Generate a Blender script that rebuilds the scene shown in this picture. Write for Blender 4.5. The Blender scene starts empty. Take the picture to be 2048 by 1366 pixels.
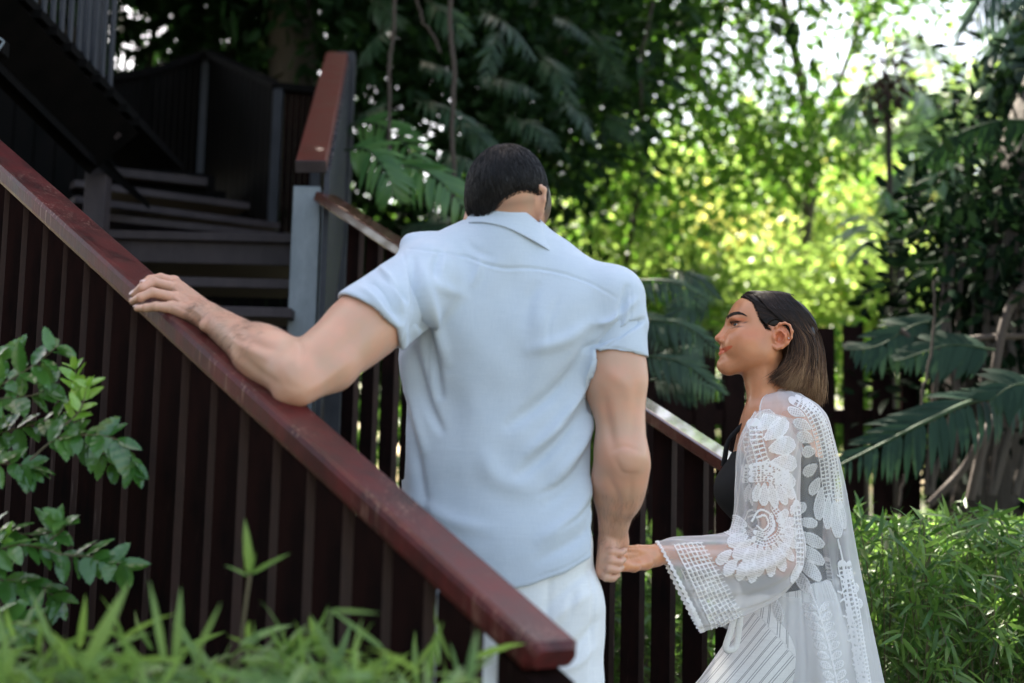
import bpy, math, random
import numpy as np
from mathutils import Vector, Matrix, noise as mnoise
random.seed(7); np.random.seed(7)
R_ = math.radians
SC = bpy.context.scene
COL = SC.collection
# ------------------------------------------------------------------ camera
CAM = np.array([0.0, 0.0, 1.15])
FPX = 50.0 / 36.0 * 2048
cam_rot = Matrix.Rotation(R_(90 + 6.6), 3, 'X') @ Matrix.Rotation(R_(1.4), 3, 'Z')
CR = np.array(cam_rot)
cd = bpy.data.cameras.new("camera"); cam = bpy.data.objects.new("camera", cd); COL.objects.link(cam)
cam.location = CAM.tolist(); cam.rotation_euler = cam_rot.to_euler()
cd.lens = 50; cd.sensor_width = 36; cd.clip_start = 0.05; cd.clip_end = 800
cd.dof.use_dof = True; cd.dof.focus_distance = 3.27; cd.dof.aperture_fstop = 2.45
SC.camera = cam

def P(px, py, Y):
    """the point seen at photo pixel px,py that stands Y metres in front of the camera"""
    d = CR @ np.array([(px - 1024) / FPX, (683 - py) / FPX, -1.0])
    return CAM + d * (Y / d[1])
def PIX(V):
    """photo pixel of world points (used for laying seams out on cloth)"""
    q = (np.asarray(V) - CAM) @ CR
    return 1024 + FPX * q[..., 0] / -q[..., 2], 683 - FPX * q[..., 1] / -q[..., 2]
# ------------------------------------------------------------------ object helpers
ORG = {}
def link(o, parent=None, org=(0, 0, 0)):
    COL.objects.link(o)
    if parent is not None: o.parent = parent
    ORG[o.name] = np.array(org, float)
    return o
def tag(o, label=None, cat=None, group=None, kind=None):
    if label: o['label'] = label
    if cat: o['category'] = cat
    if group: o['group'] = group
    if kind: o['kind'] = kind
    return o
def thing(name, base, label, cat, group=None):
    o = bpy.data.objects.new(name, None); o.empty_display_size = 0.1
    link(o, None, base); o.location = Vector([float(c) for c in base])
    return tag(o, label, cat, group)
def mesh(name, V, F, mat, smooth=True, attrs=None):
    V = np.asarray(V, dtype=np.float32); me = bpy.data.meshes.new(name)
    if isinstance(F, np.ndarray):
        n = F.shape[1]
        me.vertices.add(len(V)); me.vertices.foreach_set("co", V.ravel())
        me.loops.add(F.size); me.loops.foreach_set("vertex_index", F.astype(np.int32).ravel())
        me.polygons.add(len(F)); me.polygons.foreach_set("loop_start", (np.arange(len(F)) * n).astype(np.int32))
        me.update(calc_edges=True)
    else:
        me.from_pydata([tuple(map(float, v)) for v in V], [], [tuple(int(i) for i in f) for f in F]); me.update()
    if smooth: me.polygons.foreach_set("use_smooth", np.ones(len(me.polygons), dtype=bool))
    if attrs:
        for k, a in attrs.items():
            at = me.attributes.new(k, 'FLOAT', 'POINT'); at.data.foreach_set("value", np.asarray(a, dtype=np.float32).ravel())
    for m in (mat if isinstance(mat, (list, tuple)) else [mat]): me.materials.append(m)
    return me
def obj(name, V, F, mat, parent=None, smooth=True, attrs=None, org=None):
    """one mesh object from world-space vertices; the origin is the parent's (or org)"""
    o0 = ORG[parent.name] if parent is not None else np.array([0, 0, 0.0])
    w0 = o0 if org is None else np.asarray(org, float)
    o = bpy.data.objects.new(name, mesh(name, np.asarray(V) - w0, F, mat, smooth, attrs))
    link(o, parent, w0); o.location = Vector((w0 - o0).tolist())
    return o
def copy_to(o, loc, parent):
    c = o.copy(); COL.objects.link(c); c.parent = parent
    ORG[c.name] = np.asarray(loc, float)
    c.location = Vector((np.asarray(loc, float) - (ORG[parent.name] if parent is not None else 0)).tolist())
    return c
def normals(V, F):
    V = np.asarray(V, float); N = np.zeros_like(V)
    a = V[F[:, 0]]; b = V[F[:, 1]]; c = V[F[:, 2]]
    n = np.cross(b - a, c - a)
    if F.shape[1] == 4: n = n + np.cross(c - a, V[F[:, 3]] - a)
    for i in range(F.shape[1]): np.add.at(N, F[:, i], n)
    return N / np.maximum(np.linalg.norm(N, axis=1, keepdims=True), 1e-12)
class MB:
    def __init__(s): s.V = []; s.F = []; s.n = 0
    def add(s, V, F):
        V = np.asarray(V, float); s.V.append(V); s.F += [[i + s.n for i in f] for f in F]; s.n += len(V)
    def beam(s, a, b, w, h, side=None, bev=0.0):
        """box from a to b; w across (along side), h along the third axis; a,b are the centre line"""
        a = np.array(a, float); b = np.array(b, float); d = b - a; L = np.linalg.norm(d); d /= L
        if side is None: side = np.cross(d, [0, 0, 1.0])
        side = np.array(side, float); side -= d * side.dot(d); side /= np.linalg.norm(side)
        up = np.cross(side, d)
        e = min(bev, w * .45, h * .45)
        if e > 0:
            k = e * .3
            pr = [(-w/2+e, -h/2), (w/2-e, -h/2), (w/2-k, -h/2+k), (w/2, -h/2+e), (w/2, h/2-e), (w/2-k, h/2-k), (w/2-e, h/2), (-w/2+e, h/2), (-w/2+k, h/2-k), (-w/2, h/2-e), (-w/2, -h/2+e), (-w/2+k, -h/2+k)]
        else: pr = [(-w/2, -h/2), (w/2, -h/2), (w/2, h/2), (-w/2, h/2)]
        st = [(0, 1.0)] + ([(e, 1.0)] if 0 else []) + [(L, 1.0)]
        if e > 0: st = [(0, None), (e, 1), (L - e, 1), (L, None)]
        V = []
        for t, q in st:
            for x, y in pr:
                if q is None: x = math.copysign(max(abs(x) - e*.7, 0), x); y = math.copysign(max(abs(y) - e*.7, 0), y)
                V.append(a + d*t + side*x + up*y)
        n = len(pr); F = [list(range(n))[::-1], [len(V)-n+i for i in range(n)]]
        for r in range(len(st)-1):
            for i in range(n): F.append([r*n+i, r*n+(i+1) % n, (r+1)*n+(i+1) % n, (r+1)*n+i])
        s.add(V, F)
    def box(s, c, sz, bev=0.0):
        c = np.array(c, float); s.beam(c - [0, 0, sz[2]/2], c + [0, 0, sz[2]/2], sz[0], sz[1], side=[1, 0, 0], bev=bev)
    def build(s, name, mat, parent=None, smooth=False, org=None):
        return obj(name, np.concatenate(s.V), s.F, mat, parent, smooth, org=org)
def tube(path, rad, n=8, cap=True):
    """swept round tube; returns V,F (all quads, caps as fans of quads to a doubled centre)"""
    path = np.asarray(path, float); m = len(path); rad = np.broadcast_to(np.asarray(rad, float), (m,))
    T = np.gradient(path, axis=0); T /= np.maximum(np.linalg.norm(T, axis=1, keepdims=True), 1e-9)
    ref = np.array([0, 0, 1.0]) if abs(T[0][2]) < .9 else np.array([1.0, 0, 0])
    V = []
    N = np.cross(T[0], ref); N /= np.linalg.norm(N)
    for i in range(m):
        N = N - T[i] * N.dot(T[i]); N /= np.linalg.norm(N); B = np.cross(T[i], N)
        for k in range(n):
            a = 2 * math.pi * k / n; V.append(path[i] + rad[i] * (math.cos(a) * N + math.sin(a) * B))
    F = [[i*n+k, i*n+(k+1) % n, (i+1)*n+(k+1) % n, (i+1)*n+k] for i in range(m-1) for k in range(n)]
    return np.array(V), np.array(F)
def merge(parts):
    V = []; F = []; n = 0
    for v, f in parts: V.append(v); F.append(np.asarray(f) + n); n += len(v)
    return np.concatenate(V), np.concatenate(F)
def crom(pts, n):
    """Catmull-Rom through pts, n samples"""
    p = np.asarray(pts, float)
    if len(p) == 2:
        t = np.linspace(0, 1, n)[:, None]; return p[0]*(1-t) + p[1]*t
    p = np.vstack([2*p[0]-p[1], p, 2*p[-1]-p[-2]]); k = len(p) - 3
    u = np.linspace(0, k - 1e-6, n); i = u.astype(int); t = (u - i)[:, None]
    a, b, c, d = p[i], p[i+1], p[i+2], p[i+3]
    return .5*((2*b) + (c-a)*t + (2*a-5*b+4*c-d)*t**2 + (3*b-a-3*c+d)*t**3)
# ------------------------------------------------------------------ materials
def mat(name, col, rough=.6, spec=.5, bump=None, vary=None, sss=0, build=None, sheen=0, metal=0, transl=0, coat=0):
    m = bpy.data.materials.new(name); m.use_nodes = True; nt = m.node_tree; b = nt.nodes['Principled BSDF']
    b.inputs['Base Color'].default_value = (*col, 1); b.inputs['Roughness'].default_value = rough
    b.inputs['Specular IOR Level'].default_value = spec; b.inputs['Metallic'].default_value = metal
    if sheen: b.inputs['Sheen Weight'].default_value = sheen
    if coat: b.inputs['Coat Weight'].default_value = coat
    if sss:
        b.inputs['Subsurface Weight'].default_value = sss; b.inputs['Subsurface Radius'].default_value = (1, .35, .2)
        b.inputs['Subsurface Scale'].default_value = .006
    L = nt.links
    if vary:   # (scale xyz, colour2, detail, lo, hi)
        tc = nt.nodes.new('ShaderNodeTexCoord'); mp = nt.nodes.new('ShaderNodeMapping'); mp.inputs['Scale'].default_value = vary[0]
        ns = nt.nodes.new('ShaderNodeTexNoise'); ns.inputs['Detail'].default_value = vary[2]; ns.inputs['Scale'].default_value = 1
        rp = nt.nodes.new('ShaderNodeMapRange'); rp.inputs['From Min'].default_value = vary[3]; rp.inputs['From Max'].default_value = vary[4]
        mx = nt.nodes.new('ShaderNodeMix'); mx.data_type = 'RGBA'; mx.inputs['A'].default_value = (*col, 1); mx.inputs['B'].default_value = (*vary[1], 1)
        L.new(tc.outputs['Object'], mp.inputs['Vector']); L.new(mp.outputs['Vector'], ns.inputs['Vector'])
        L.new(ns.outputs['Fac'], rp.inputs['Value']); L.new(rp.outputs['Result'], mx.inputs['Factor']); L.new(mx.outputs['Result'], b.inputs['Base Color'])
    if bump:   # (scale xyz, strength, distance)
        tc = nt.nodes.new('ShaderNodeTexCoord'); mp = nt.nodes.new('ShaderNodeMapping'); mp.inputs['Scale'].default_value = bump[0]
        ns = nt.nodes.new('ShaderNodeTexNoise'); ns.inputs['Detail'].default_value = 5; ns.inputs['Scale'].default_value = 1
        bp = nt.nodes.new('ShaderNodeBump'); bp.inputs['Strength'].default_value = bump[1]; bp.inputs['Distance'].default_value = bump[2]
        L.new(tc.outputs['Object'], mp.inputs['Vector']); L.new(mp.outputs['Vector'], ns.inputs['Vector'])
        L.new(ns.outputs['Fac'], bp.inputs['Height']); L.new(bp.outputs['Normal'], b.inputs['Normal'])
    if build: build(m, nt, b)
    return m
def leafmat(name, col, col2, transl=.45, rough=.35, tcol=None, spec=.5):
    """leaf: colour differs leaf by leaf, light passes through the blade"""
    def bld(m, nt, b):
        L = nt.links; g = nt.nodes.new('ShaderNodeNewGeometry'); mx = nt.nodes.new('ShaderNodeMix'); mx.data_type = 'RGBA'
        mx.inputs['A'].default_value = (*col, 1); mx.inputs['B'].default_value = (*col2, 1)
        L.new(g.outputs['Random Per Island'], mx.inputs['Factor']); L.new(mx.outputs['Result'], b.inputs['Base Color'])
        t = nt.nodes.new('ShaderNodeBsdfTranslucent')
        hs = nt.nodes.new('ShaderNodeMix'); hs.data_type = 'RGBA'; hs.blend_type = 'MULTIPLY'; hs.inputs['Factor'].default_value = 1
        tc_ = tcol or (2.15, 2.1, 1.5); hs.inputs['B'].default_value = (*tc_, 1)
        L.new(mx.outputs['Result'], hs.inputs['A']); L.new(hs.outputs['Result'], t.inputs['Color'])
        ms = nt.nodes.new('ShaderNodeMixShader'); ms.inputs['Fac'].default_value = transl
        L.new(b.outputs[0], ms.inputs[1]); L.new(t.outputs[0], ms.inputs[2]); L.new(ms.outputs[0], nt.nodes['Material Output'].inputs['Surface'])
    return mat(name, col, rough, spec, build=bld)
# ------------------------------------------------------------------ signed-distance modelling
SDF_R = [1.0]
class SDF:
    """smooth union of round cones and ellipsoids on a grid, turned into one continuous mesh"""
    def __init__(s, lo, hi, h):
        s.lo = np.array(lo, float); s.h = h; s.n = np.ceil((np.array(hi) - s.lo) / h).astype(int) + 1
        s.F = np.full(s.n, .2, dtype=np.float32)
    def _win(s, lo, hi):
        a = np.clip(np.floor((np.array(lo) - s.lo) / s.h).astype(int), 0, s.n); b = np.clip(np.ceil((np.array(hi) - s.lo) / s.h).astype(int) + 1, 0, s.n)
        if np.any(b <= a): return None, None
        sl = tuple(slice(a[i], b[i]) for i in range(3))
        g = [s.lo[i] + s.h * np.arange(a[i], b[i]) for i in range(3)]
        X, Y, Z = np.meshgrid(*g, indexing='ij'); return sl, np.stack([X, Y, Z], -1).astype(np.float32)
    def comb(s, sl, d, k, op):
        A = s.F[sl]
        if op == 'sub': d = -d
        if op == 'add':
            h = np.clip(.5 + .5*(A-d)/k, 0, 1); s.F[sl] = A*(1-h) + d*h - k*h*(1-h)
        else:
            h = np.clip(.5 - .5*(A-d)/k, 0, 1); s.F[sl] = A*(1-h) + d*h + k*h*(1-h)
    def cone(s, a, b, ra, rb, k=.015, op='add', flat=None):
        """flat=(axis,scale): cross-section squeezed along axis by scale"""
        ra = ra*SDF_R[0]; rb = rb*SDF_R[0]; a = np.array(a, float); b = np.array(b, float); m = max(ra, rb) + k + 2*s.h
        if flat: m = m * max(1, flat[1])
        sl, Q = s._win(np.minimum(a, b) - m, np.maximum(a, b) + m)
        if sl is None: return
        sc = 1.0; c0 = (a + b) / 2
        if flat:
            n = np.array(flat[0], float); n /= np.linalg.norm(n); q = flat[1]
            f = lambda p: p + np.asarray((p - c0) @ n)[..., None] * n * (1/q - 1)
            Q = f(Q); a = f(a); b = f(b); sc = min(1, q)
        ba = b - a; l2 = ba.dot(ba); rr = ra - rb; a2 = l2 - rr*rr
        if a2 <= 0: d = np.linalg.norm(Q - (a if ra > rb else b), axis=-1) - max(ra, rb)
        else:
            il2 = 1/l2; pa = Q - a; y = pa @ ba; z = y - l2
            x2 = ((pa*l2 - y[..., None]*ba)**2).sum(-1); y2 = y*y*l2; z2 = z*z*l2
            kk = np.sign(rr)*rr*rr*x2
            d = (np.sqrt(x2*a2*il2) + y*rr)*il2 - ra
            c1 = np.sign(z)*a2*z2 > kk; c2 = np.sign(y)*a2*y2 < kk
            d = np.where(c2, np.sqrt(x2 + y2)*il2 - ra, d); d = np.where(c1, np.sqrt(x2 + z2)*il2 - rb, d)
        s.comb(sl, d*sc, k, op)
    def chain(s, pts, rad, k=.015, flat=None):
        for i in range(len(pts)-1): s.cone(pts[i], pts[i+1], rad[i], rad[i+1], k, flat=flat)
    def ell(s, c, r, rot=None, k=.015, op='add'):
        c = np.array(c, float); r = np.array(r, float)*SDF_R[0]; m = r.max() + k + 2*s.h
        sl, Q = s._win(c - m, c + m)
        if sl is None: return
        p = Q - c
        if rot is not None: p = p @ np.array(rot)
        k0 = np.linalg.norm(p/r, axis=-1); k1 = np.linalg.norm(p/(r*r), axis=-1)
        s.comb(sl, k0*(k0-1)/np.maximum(k1, 1e-6), k, op)
    def plane(s, p0, n, k=.004):
        """keep the side the normal points away from"""
        n = np.array(n, float); n /= np.linalg.norm(n)
        sl, Q = s._win(s.lo, s.lo + s.h*(s.n-1)); s.comb(sl, (Q - np.array(p0, float)) @ n, k, 'int')
    def halfcut(s, p0, n, lo, hi, k=.004):
        n = np.array(n, float); n /= np.linalg.norm(n)
        sl, Q = s._win(lo, hi); s.comb(sl, (Q - np.array(p0, float)) @ n, k, 'int')
    def mesh(s):
        F = s.F; F[0] = F[-1] = .2; F[:, 0] = F[:, -1] = .2; F[:, :, 0] = F[:, :, -1] = .2
        I = F < 0; n = np.array(F.shape) - 1
        cs = [(i, j, k) for i in (0, 1) for j in (0, 1) for k in (0, 1)]
        cnt = sum(I[i:n[0]+i, j:n[1]+j, k:n[2]+k].astype(np.int8) for i, j, k in cs)
        C = np.argwhere((cnt > 0) & (cnt < 8)); val = {c: F[C[:, 0]+c[0], C[:, 1]+c[1], C[:, 2]+c[2]] for c in cs}
        S = np.zeros((len(C), 3)); W = np.zeros(len(C))
        for c in cs:
            for ax in range(3):
                if c[ax] == 0:
                    e = list(c); e[ax] = 1; v0 = val[c]; v1 = val[tuple(e)]; x = (v0 < 0) != (v1 < 0)
                    t = np.where(x, v0/np.where(x, v0-v1, 1), 0); p = np.tile(np.array(c, float), (len(C), 1)); p[:, ax] += t
                    S += p*x[:, None]; W += x
        V = s.lo + s.h*(C + S/W[:, None])
        M = np.full(n, -1, dtype=np.int64); M[C[:, 0], C[:, 1], C[:, 2]] = np.arange(len(C)); Q = []
        for ax in range(3):
            b, c = (ax+1) % 3, (ax+2) % 3
            sl0 = [slice(None)]*3; sl1 = [slice(None)]*3; sl0[ax] = slice(0, -1); sl1[ax] = slice(1, None)
            A = I[tuple(sl0)]; B = I[tuple(sl1)]; E = np.argwhere(A != B)
            E = E[(E[:, b] > 0) & (E[:, c] > 0) & (E[:, b] < F.shape[b]-1) & (E[:, c] < F.shape[c]-1)]
            ins = A[E[:, 0], E[:, 1], E[:, 2]]
            def cell(db, dc):
                q = E.copy(); q[:, b] -= db; q[:, c] -= dc; return M[q[:, 0], q[:, 1], q[:, 2]]
            q = np.stack([cell(1, 1), cell(0, 1), cell(0, 0), cell(1, 0)], 1); q[~ins] = q[~ins][:, ::-1]; Q.append(q)
        return V, np.concatenate(Q)
def relax(V, F, it=2, w=.5):
    E = np.concatenate([F[:, [0, 1]], F[:, [1, 2]], F[:, [2, 3]], F[:, [3, 0]]]); n = np.zeros(len(V))
    np.add.at(n, E[:, 0], 1); np.add.at(n, E[:, 1], 1)
    for _ in range(it):
        S = np.zeros_like(V)
        for c in range(3):
            S[:, c] = np.bincount(E[:, 0], V[E[:, 1], c], len(V)) + np.bincount(E[:, 1], V[E[:, 0], c], len(V))
        V = V*(1-w) + w*S/n[:, None]
    return V
# ------------------------------------------------------------------ stair timber
def woodmat(name, c1, c2, rough, streak=60, scuff=None, coat=0, spec=.5):
    def bld(m, nt, b):
        L = nt.links; tc = nt.nodes.new('ShaderNodeTexCoord')
        mp = nt.nodes.new('ShaderNodeMapping'); mp.inputs['Scale'].default_value = (6, 6, 2.5)
        n1 = nt.nodes.new('ShaderNodeTexNoise'); n1.inputs['Scale'].default_value = 2; n1.inputs['Detail'].default_value = 8; n1.inputs['Roughness'].default_value = .7
        L.new(tc.outputs['Object'], mp.inputs['Vector']); L.new(mp.outputs['Vector'], n1.inputs['Vector'])
        r = nt.nodes.new('ShaderNodeMapRange'); r.inputs['From Min'].default_value = .35; r.inputs['From Max'].default_value = .68
        L.new(n1.outputs['Fac'], r.inputs['Value'])
        mx = nt.nodes.new('ShaderNodeMix'); mx.data_type = 'RGBA'; mx.inputs['A'].default_value = (*c1, 1); mx.inputs['B'].default_value = (*c2, 1)
        L.new(r.outputs['Result'], mx.inputs['Factor']); out = mx.outputs['Result']
        # fine grain along the board
        n2 = nt.nodes.new('ShaderNodeTexNoise'); mp2 = nt.nodes.new('ShaderNodeMapping'); mp2.inputs['Scale'].default_value = (streak*4, streak*4, streak*.16)
        if scuff: mp2.inputs['Rotation'].default_value = scuff[3]
        n2.inputs['Scale'].default_value = 1; n2.inputs['Detail'].default_value = 4
        L.new(tc.outputs['Object'], mp2.inputs['Vector']); L.new(mp2.outputs['Vector'], n2.inputs['Vector'])
        if scuff:   # (colour, threshold, width, rotation) worn specks and scratches through the paint
            r2 = nt.nodes.new('ShaderNodeMapRange'); r2.inputs['From Min'].default_value = scuff[1]; r2.inputs['From Max'].default_value = scuff[1] + scuff[2]
            L.new(n2.outputs['Fac'], r2.inputs['Value'])
            m2 = nt.nodes.new('ShaderNodeMath'); m2.operation = 'MULTIPLY'
            n3 = nt.nodes.new('ShaderNodeTexNoise'); n3.inputs['Scale'].default_value = 7; n3.inputs['Detail'].default_value = 3
            r3 = nt.nodes.new('ShaderNodeMapRange'); r3.inputs['From Min'].default_value = .45; r3.inputs['From Max'].default_value = .6
            L.new(tc.outputs['Object'], n3.inputs['Vector']); L.new(n3.outputs['Fac'], r3.inputs['Value'])
            L.new(r2.outputs['Result'], m2.inputs[0]); L.new(r3.outputs['Result'], m2.inputs[1])
            mx2 = nt.nodes.new('ShaderNodeMix'); mx2.data_type = 'RGBA'; mx2.inputs['B'].default_value = (*scuff[0], 1)
            L.new(out, mx2.inputs['A']); L.new(m2.outputs[0], mx2.inputs['Factor']); out = mx2.outputs['Result']
        L.new(out, b.inputs['Base Color'])
        bp = nt.nodes.new('ShaderNodeBump'); bp.inputs['Strength'].default_value = .35; bp.inputs['Distance'].default_value = .0015
        L.new(n2.outputs['Fac'], bp.inputs['Height']); L.new(bp.outputs['Normal'], b.inputs['Normal'])
        rr = nt.nodes.new('ShaderNodeMapRange'); rr.inputs['To Min'].default_value = max(rough-.12, .05); rr.inputs['To Max'].default_value = rough+.15
        L.new(n1.outputs['Fac'], rr.inputs['Value']); L.new(rr.outputs['Result'], b.inputs['Roughness'])
    return mat(name, c1, rough, spec, build=bld, coat=coat)
M_rail = woodmat('red_brown_paint', (.026, .007, .0075), (.105, .0135, .013), .40, 50, ((.22, .12, .09), .59, .05, (0, R_(60), R_(-41))), spec=.2)
M_rail2 = woodmat('oxblood_varnish', (.085, .020, .014), (.14, .026, .018), .45, 40, spec=.25)
M_rail3 = woodmat('wet_dark_varnish', (.07, .022, .016), (.10, .03, .02), .13, 40, spec=1.0, coat=1.0)
M_pick = woodmat('dark_stained_board', (.0060, .0048, .0046), (.016, .0075, .0065), .6, 30, ((.07, .045, .035), .68, .05, (0, 0, 0)), spec=.0)
M_edge = woodmat('lit_board_edge', (.032, .021, .018), (.060, .033, .027), .6, 30, ((.16, .12, .10), .62, .05, (0, 0, 0)), spec=.1)  # browner tone paints in the light on the pickets' narrow sides
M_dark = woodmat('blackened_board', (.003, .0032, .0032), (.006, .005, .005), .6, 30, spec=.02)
M_step = woodmat('weathered_tread', (.030, .022, .024), (.055, .042, .043), .6, 30, spec=.25)
M_grey = woodmat('pale_blue_board', (.11, .135, .155), (.20, .225, .245), .45, 40)  # pale blue grey puts the sky's light into the newel post's colour
M_greyd = woodmat('silvered_dark_board', (.022, .025, .032), (.045, .045, .055), .55, 40, spec=.25)

VP = P(-1469, -999, 1.0) - CAM            # direction both handrails run in
DH = VP[:2] / np.linalg.norm(VP[:2]); SL = VP[2] / np.linalg.norm(VP[:2])
DIR = np.array([DH[0], DH[1], SL]); PERP = np.array([-DH[1], DH[0], 0.0])
if PERP[0] < 0: PERP = -PERP
def railing(label, group, A, s0, s1, w, h, m_rail, pick_s, pick_mat, plen, side, posts=(), pick_w=.074, pick_t=.024, bev=.009, round_end=False):
    """A: point on the rail's near top edge at station 0; handrail from s0 to s1 (horizontal metres along DH)"""
    base = A + DIR * s0; base = np.array([base[0], base[1], 0.0])
    t = thing('stair_railing', base, label, 'railing', group)
    c = A + PERP * w/2 - np.array([0, 0, h/2]) / math.sqrt(1+SL*SL)
    up = np.array([-DH[0]*SL, -DH[1]*SL, 1.0]); up /= np.linalg.norm(up); c = A + PERP*w/2 - up*h/2
    mb = MB(); mb.beam(c + DIR*s0, c + DIR*s1, w, h, side=PERP, bev=bev); hr = mb.build('handrail', m_rail, t)
    # lower rail
    proto = None
    off = pick_t/2 + .004 if side < 0 else w - pick_t/2 - .004
    k = 0
    for s in pick_s:
        q = A + DIR*s + PERP*off; top = q[2] - h*1.12
        if proto is None:
            hw = pick_w/2; ht = pick_t/2; V = []
            for sx, sy in ((-1, -1), (1, -1), (1, 1), (-1, 1)):
                for z in (0, 1):
                    z_ = -plen if z == 0 else sx*hw*SL
                    V.append([*(DH*sx*hw + PERP[:2]*sy*ht), z_])
            F = [[0, 2, 3, 1], [2, 4, 5, 3], [4, 6, 7, 5], [6, 0, 1, 7], [1, 3, 5, 7], [0, 6, 4, 2]]
            o0 = np.array([q[0], q[1], top])
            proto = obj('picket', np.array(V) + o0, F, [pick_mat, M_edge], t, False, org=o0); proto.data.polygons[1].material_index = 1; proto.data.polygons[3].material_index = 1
            bm = None
        else: copy_to(proto, (q[0], q[1], top), t)
        k += 1
    for (s, sz, hgt, pm) in posts:
        q = A + DIR*s + PERP*w/2; mb = MB(); top = q[2] - h*1.3
        V = []
        for z in (0, 1):
            for sx, sy in ((-1, -1), (1, -1), (1, 1), (-1, 1)):
                V.append([*(q[:2] + DH*sx*sz/2 + PERP[:2]*sy*sz/2), (top + (sx*sz/2*SL)) if z else top - hgt])
        F = [[0, 1, 2, 3][::-1], [4, 5, 6, 7], [0, 1, 5, 4], [1, 2, 6, 5], [2, 3, 7, 6], [3, 0, 4, 7]]
        mb.add(V, F); mb.build('post', pm, t)
    return t
# near railing: runs from beside the man down towards the camera
A1 = P(1061, 1285, 1.92)
stn = [.06 + .10*i + random.uniform(-.003, .003) for i in range(30)]
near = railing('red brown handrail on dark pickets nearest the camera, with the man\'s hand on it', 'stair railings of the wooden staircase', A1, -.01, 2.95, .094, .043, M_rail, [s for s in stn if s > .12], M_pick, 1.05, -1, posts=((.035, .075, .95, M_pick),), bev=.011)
# lower rail the pickets stand on
A2 = P(1448, 919, 3.85)
far_s = (P(640, 390, 3.85*2917/2109) - A2); far_len = float(np.dot(far_s[:2], DH))
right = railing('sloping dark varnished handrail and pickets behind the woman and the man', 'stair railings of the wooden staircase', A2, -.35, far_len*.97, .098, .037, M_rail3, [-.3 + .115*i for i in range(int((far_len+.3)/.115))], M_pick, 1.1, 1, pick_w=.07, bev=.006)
# its upper half has redder paint: newel post with pale face and next flight of railing
NY = float((A2 + DIR*far_len)[1])
t = thing('newel_post', P(615, 1012, NY + .02)*[1, 1, 0], 'pale blue grey square newel post where the two railings meet', 'post')
mb = MB(); top = P(617, 372, NY); mb.box([top[0]-.005, NY + .05, top[2]/2 + .0], [.105, .10, top[2]], bev=.004); mb.build('post_shaft', M_grey, t)
a = P(597, 346, NY - .02); b = P(655, 346, NY - .02)
# upper handrail rising away from the newel post
uh = thing('stair_railing', P(625, 1012, NY)*[1, 1, 0], 'upper handrail with broad brick red top rising above the newel post', 'railing', 'stair railings of the wooden staircase')
p0 = P(622, 333, NY - .03); p1 = P(674, 112, NY + 2.1); mb = MB()
mb.beam(p0, p1, .115, .045, side=[1, 0, 0], bev=.006); hr = mb.build('handrail', M_rail2, uh)
mb = MB(); d = (p1-p0)/np.linalg.norm(p1-p0); mb.beam(p0 - d*.004, p0 + d*.003, .117, .047, side=[1, 0, 0], bev=.003); mb.build('end_grain', M_step, uh)
proto = None; d2 = (p1-p0)[:2]; n2 = np.linalg.norm(d2); d2 /= n2; sl2 = (p1-p0)[2]/n2
for i in range(20):
    q = p0 + (p1-p0)*((i+.5)/20.0) + np.array([.062, 0, -.02])
    if proto is None:
        V = []
        for sx, sy in ((-1, -1), (1, -1), (1, 1), (-1, 1)):
            for z in (0, 1): V.append([q[0]+d2[0]*sx*.036 + .011*sy, q[1]+d2[1]*sx*.036, q[2] + (-.95 if z == 0 else sx*.036*sl2)])
        proto = obj('picket', V, [[0, 2, 3, 1], [2, 4, 5, 3], [4, 6, 7, 5], [6, 0, 1, 7], [1, 3, 5, 7], [0, 6, 4, 2]], M_greyd, uh, False, org=q)
    else: copy_to(proto, q, uh)
mb = MB(); mb.box([p1[0]+.05, p1[1]+.02, p1[2]/2 + .02], [.09, .09, p1[2]], .004); mb.build('post', M_greyd, uh)

# ---- treads, landing and winders
st = thing('wooden_staircase', P(470, 1012, 5.2)*[1, 1, 0], 'dark open riser wooden stair treads and winders climbing beside the newel post', 'staircase')
zt = P(470, 623, 5.2)[2]; XR = P(588, 600, 5.25)[0]
for i in range(-4, 2):
    y = 5.2 + .3*i; z = zt + .152*i + .0; mb = MB(); mb.beam([XR-2.3, y+.13, z], [XR - .004*i, y+.13, z], .27, .038, side=[0, 1, 0], bev=.004); mb.build('tread', M_step, st)
# landing with deep fascia
pa = P(200, 478, 5.85); pb = P(590, 478, 5.85); mb = MB(); zl = P(470, 474, 5.85)[2]
mb.beam([pa[0]-1, 5.85+.5, zl], [pb[0], 5.85+.5, zl], 1.0, .035, side=[0, 1, 0], bev=.003); mb.build('landing', M_step, st)
zf = P(470, 505, 5.88)[2]; mb = MB(); mb.beam([pa[0]-1, 5.9, zf], [pb[0], 5.9, zf], .04, .10, side=[0, 1, 0], bev=.003); mb.build('fascia', M_step, st)
def slant(p, q, D, w, h, name, m, parent, thick_side=1):
    a = P(*p, D); D2 = D
    lo, hi = D*.5, D*2.2
    for _ in range(50):
        mid = (lo+hi)/2
        if P(*q, mid)[2] < a[2]: lo = mid
        else: hi = mid
    b = P(*q, mid); dd = (b-a)/np.linalg.norm(b-a); s = np.cross([0, 0, 1.], dd)
    if s[1] < 0: s = -s
    mb = MB(); mb.beam(a + s*w/2, b + s*w/2, w, h, side=s, bev=.003); mb.build(name, m, parent)
slant((150, 428), (585, 474), 6.1, .30, .032, 'tread', M_step, st)
slant((150, 398), (560, 452), 6.4, .30, .032, 'tread', M_step, st)
slant((150, 366), (500, 412), 6.8, .32, .035, 'tread', M_step, st)
slant((150, 334), (415, 364), 7.3, .5, .045, 'tread', M_step, st)
slant((120, 345), (430, 378), 7.36, .04, .16, 'fascia', M_dark, st)
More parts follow.
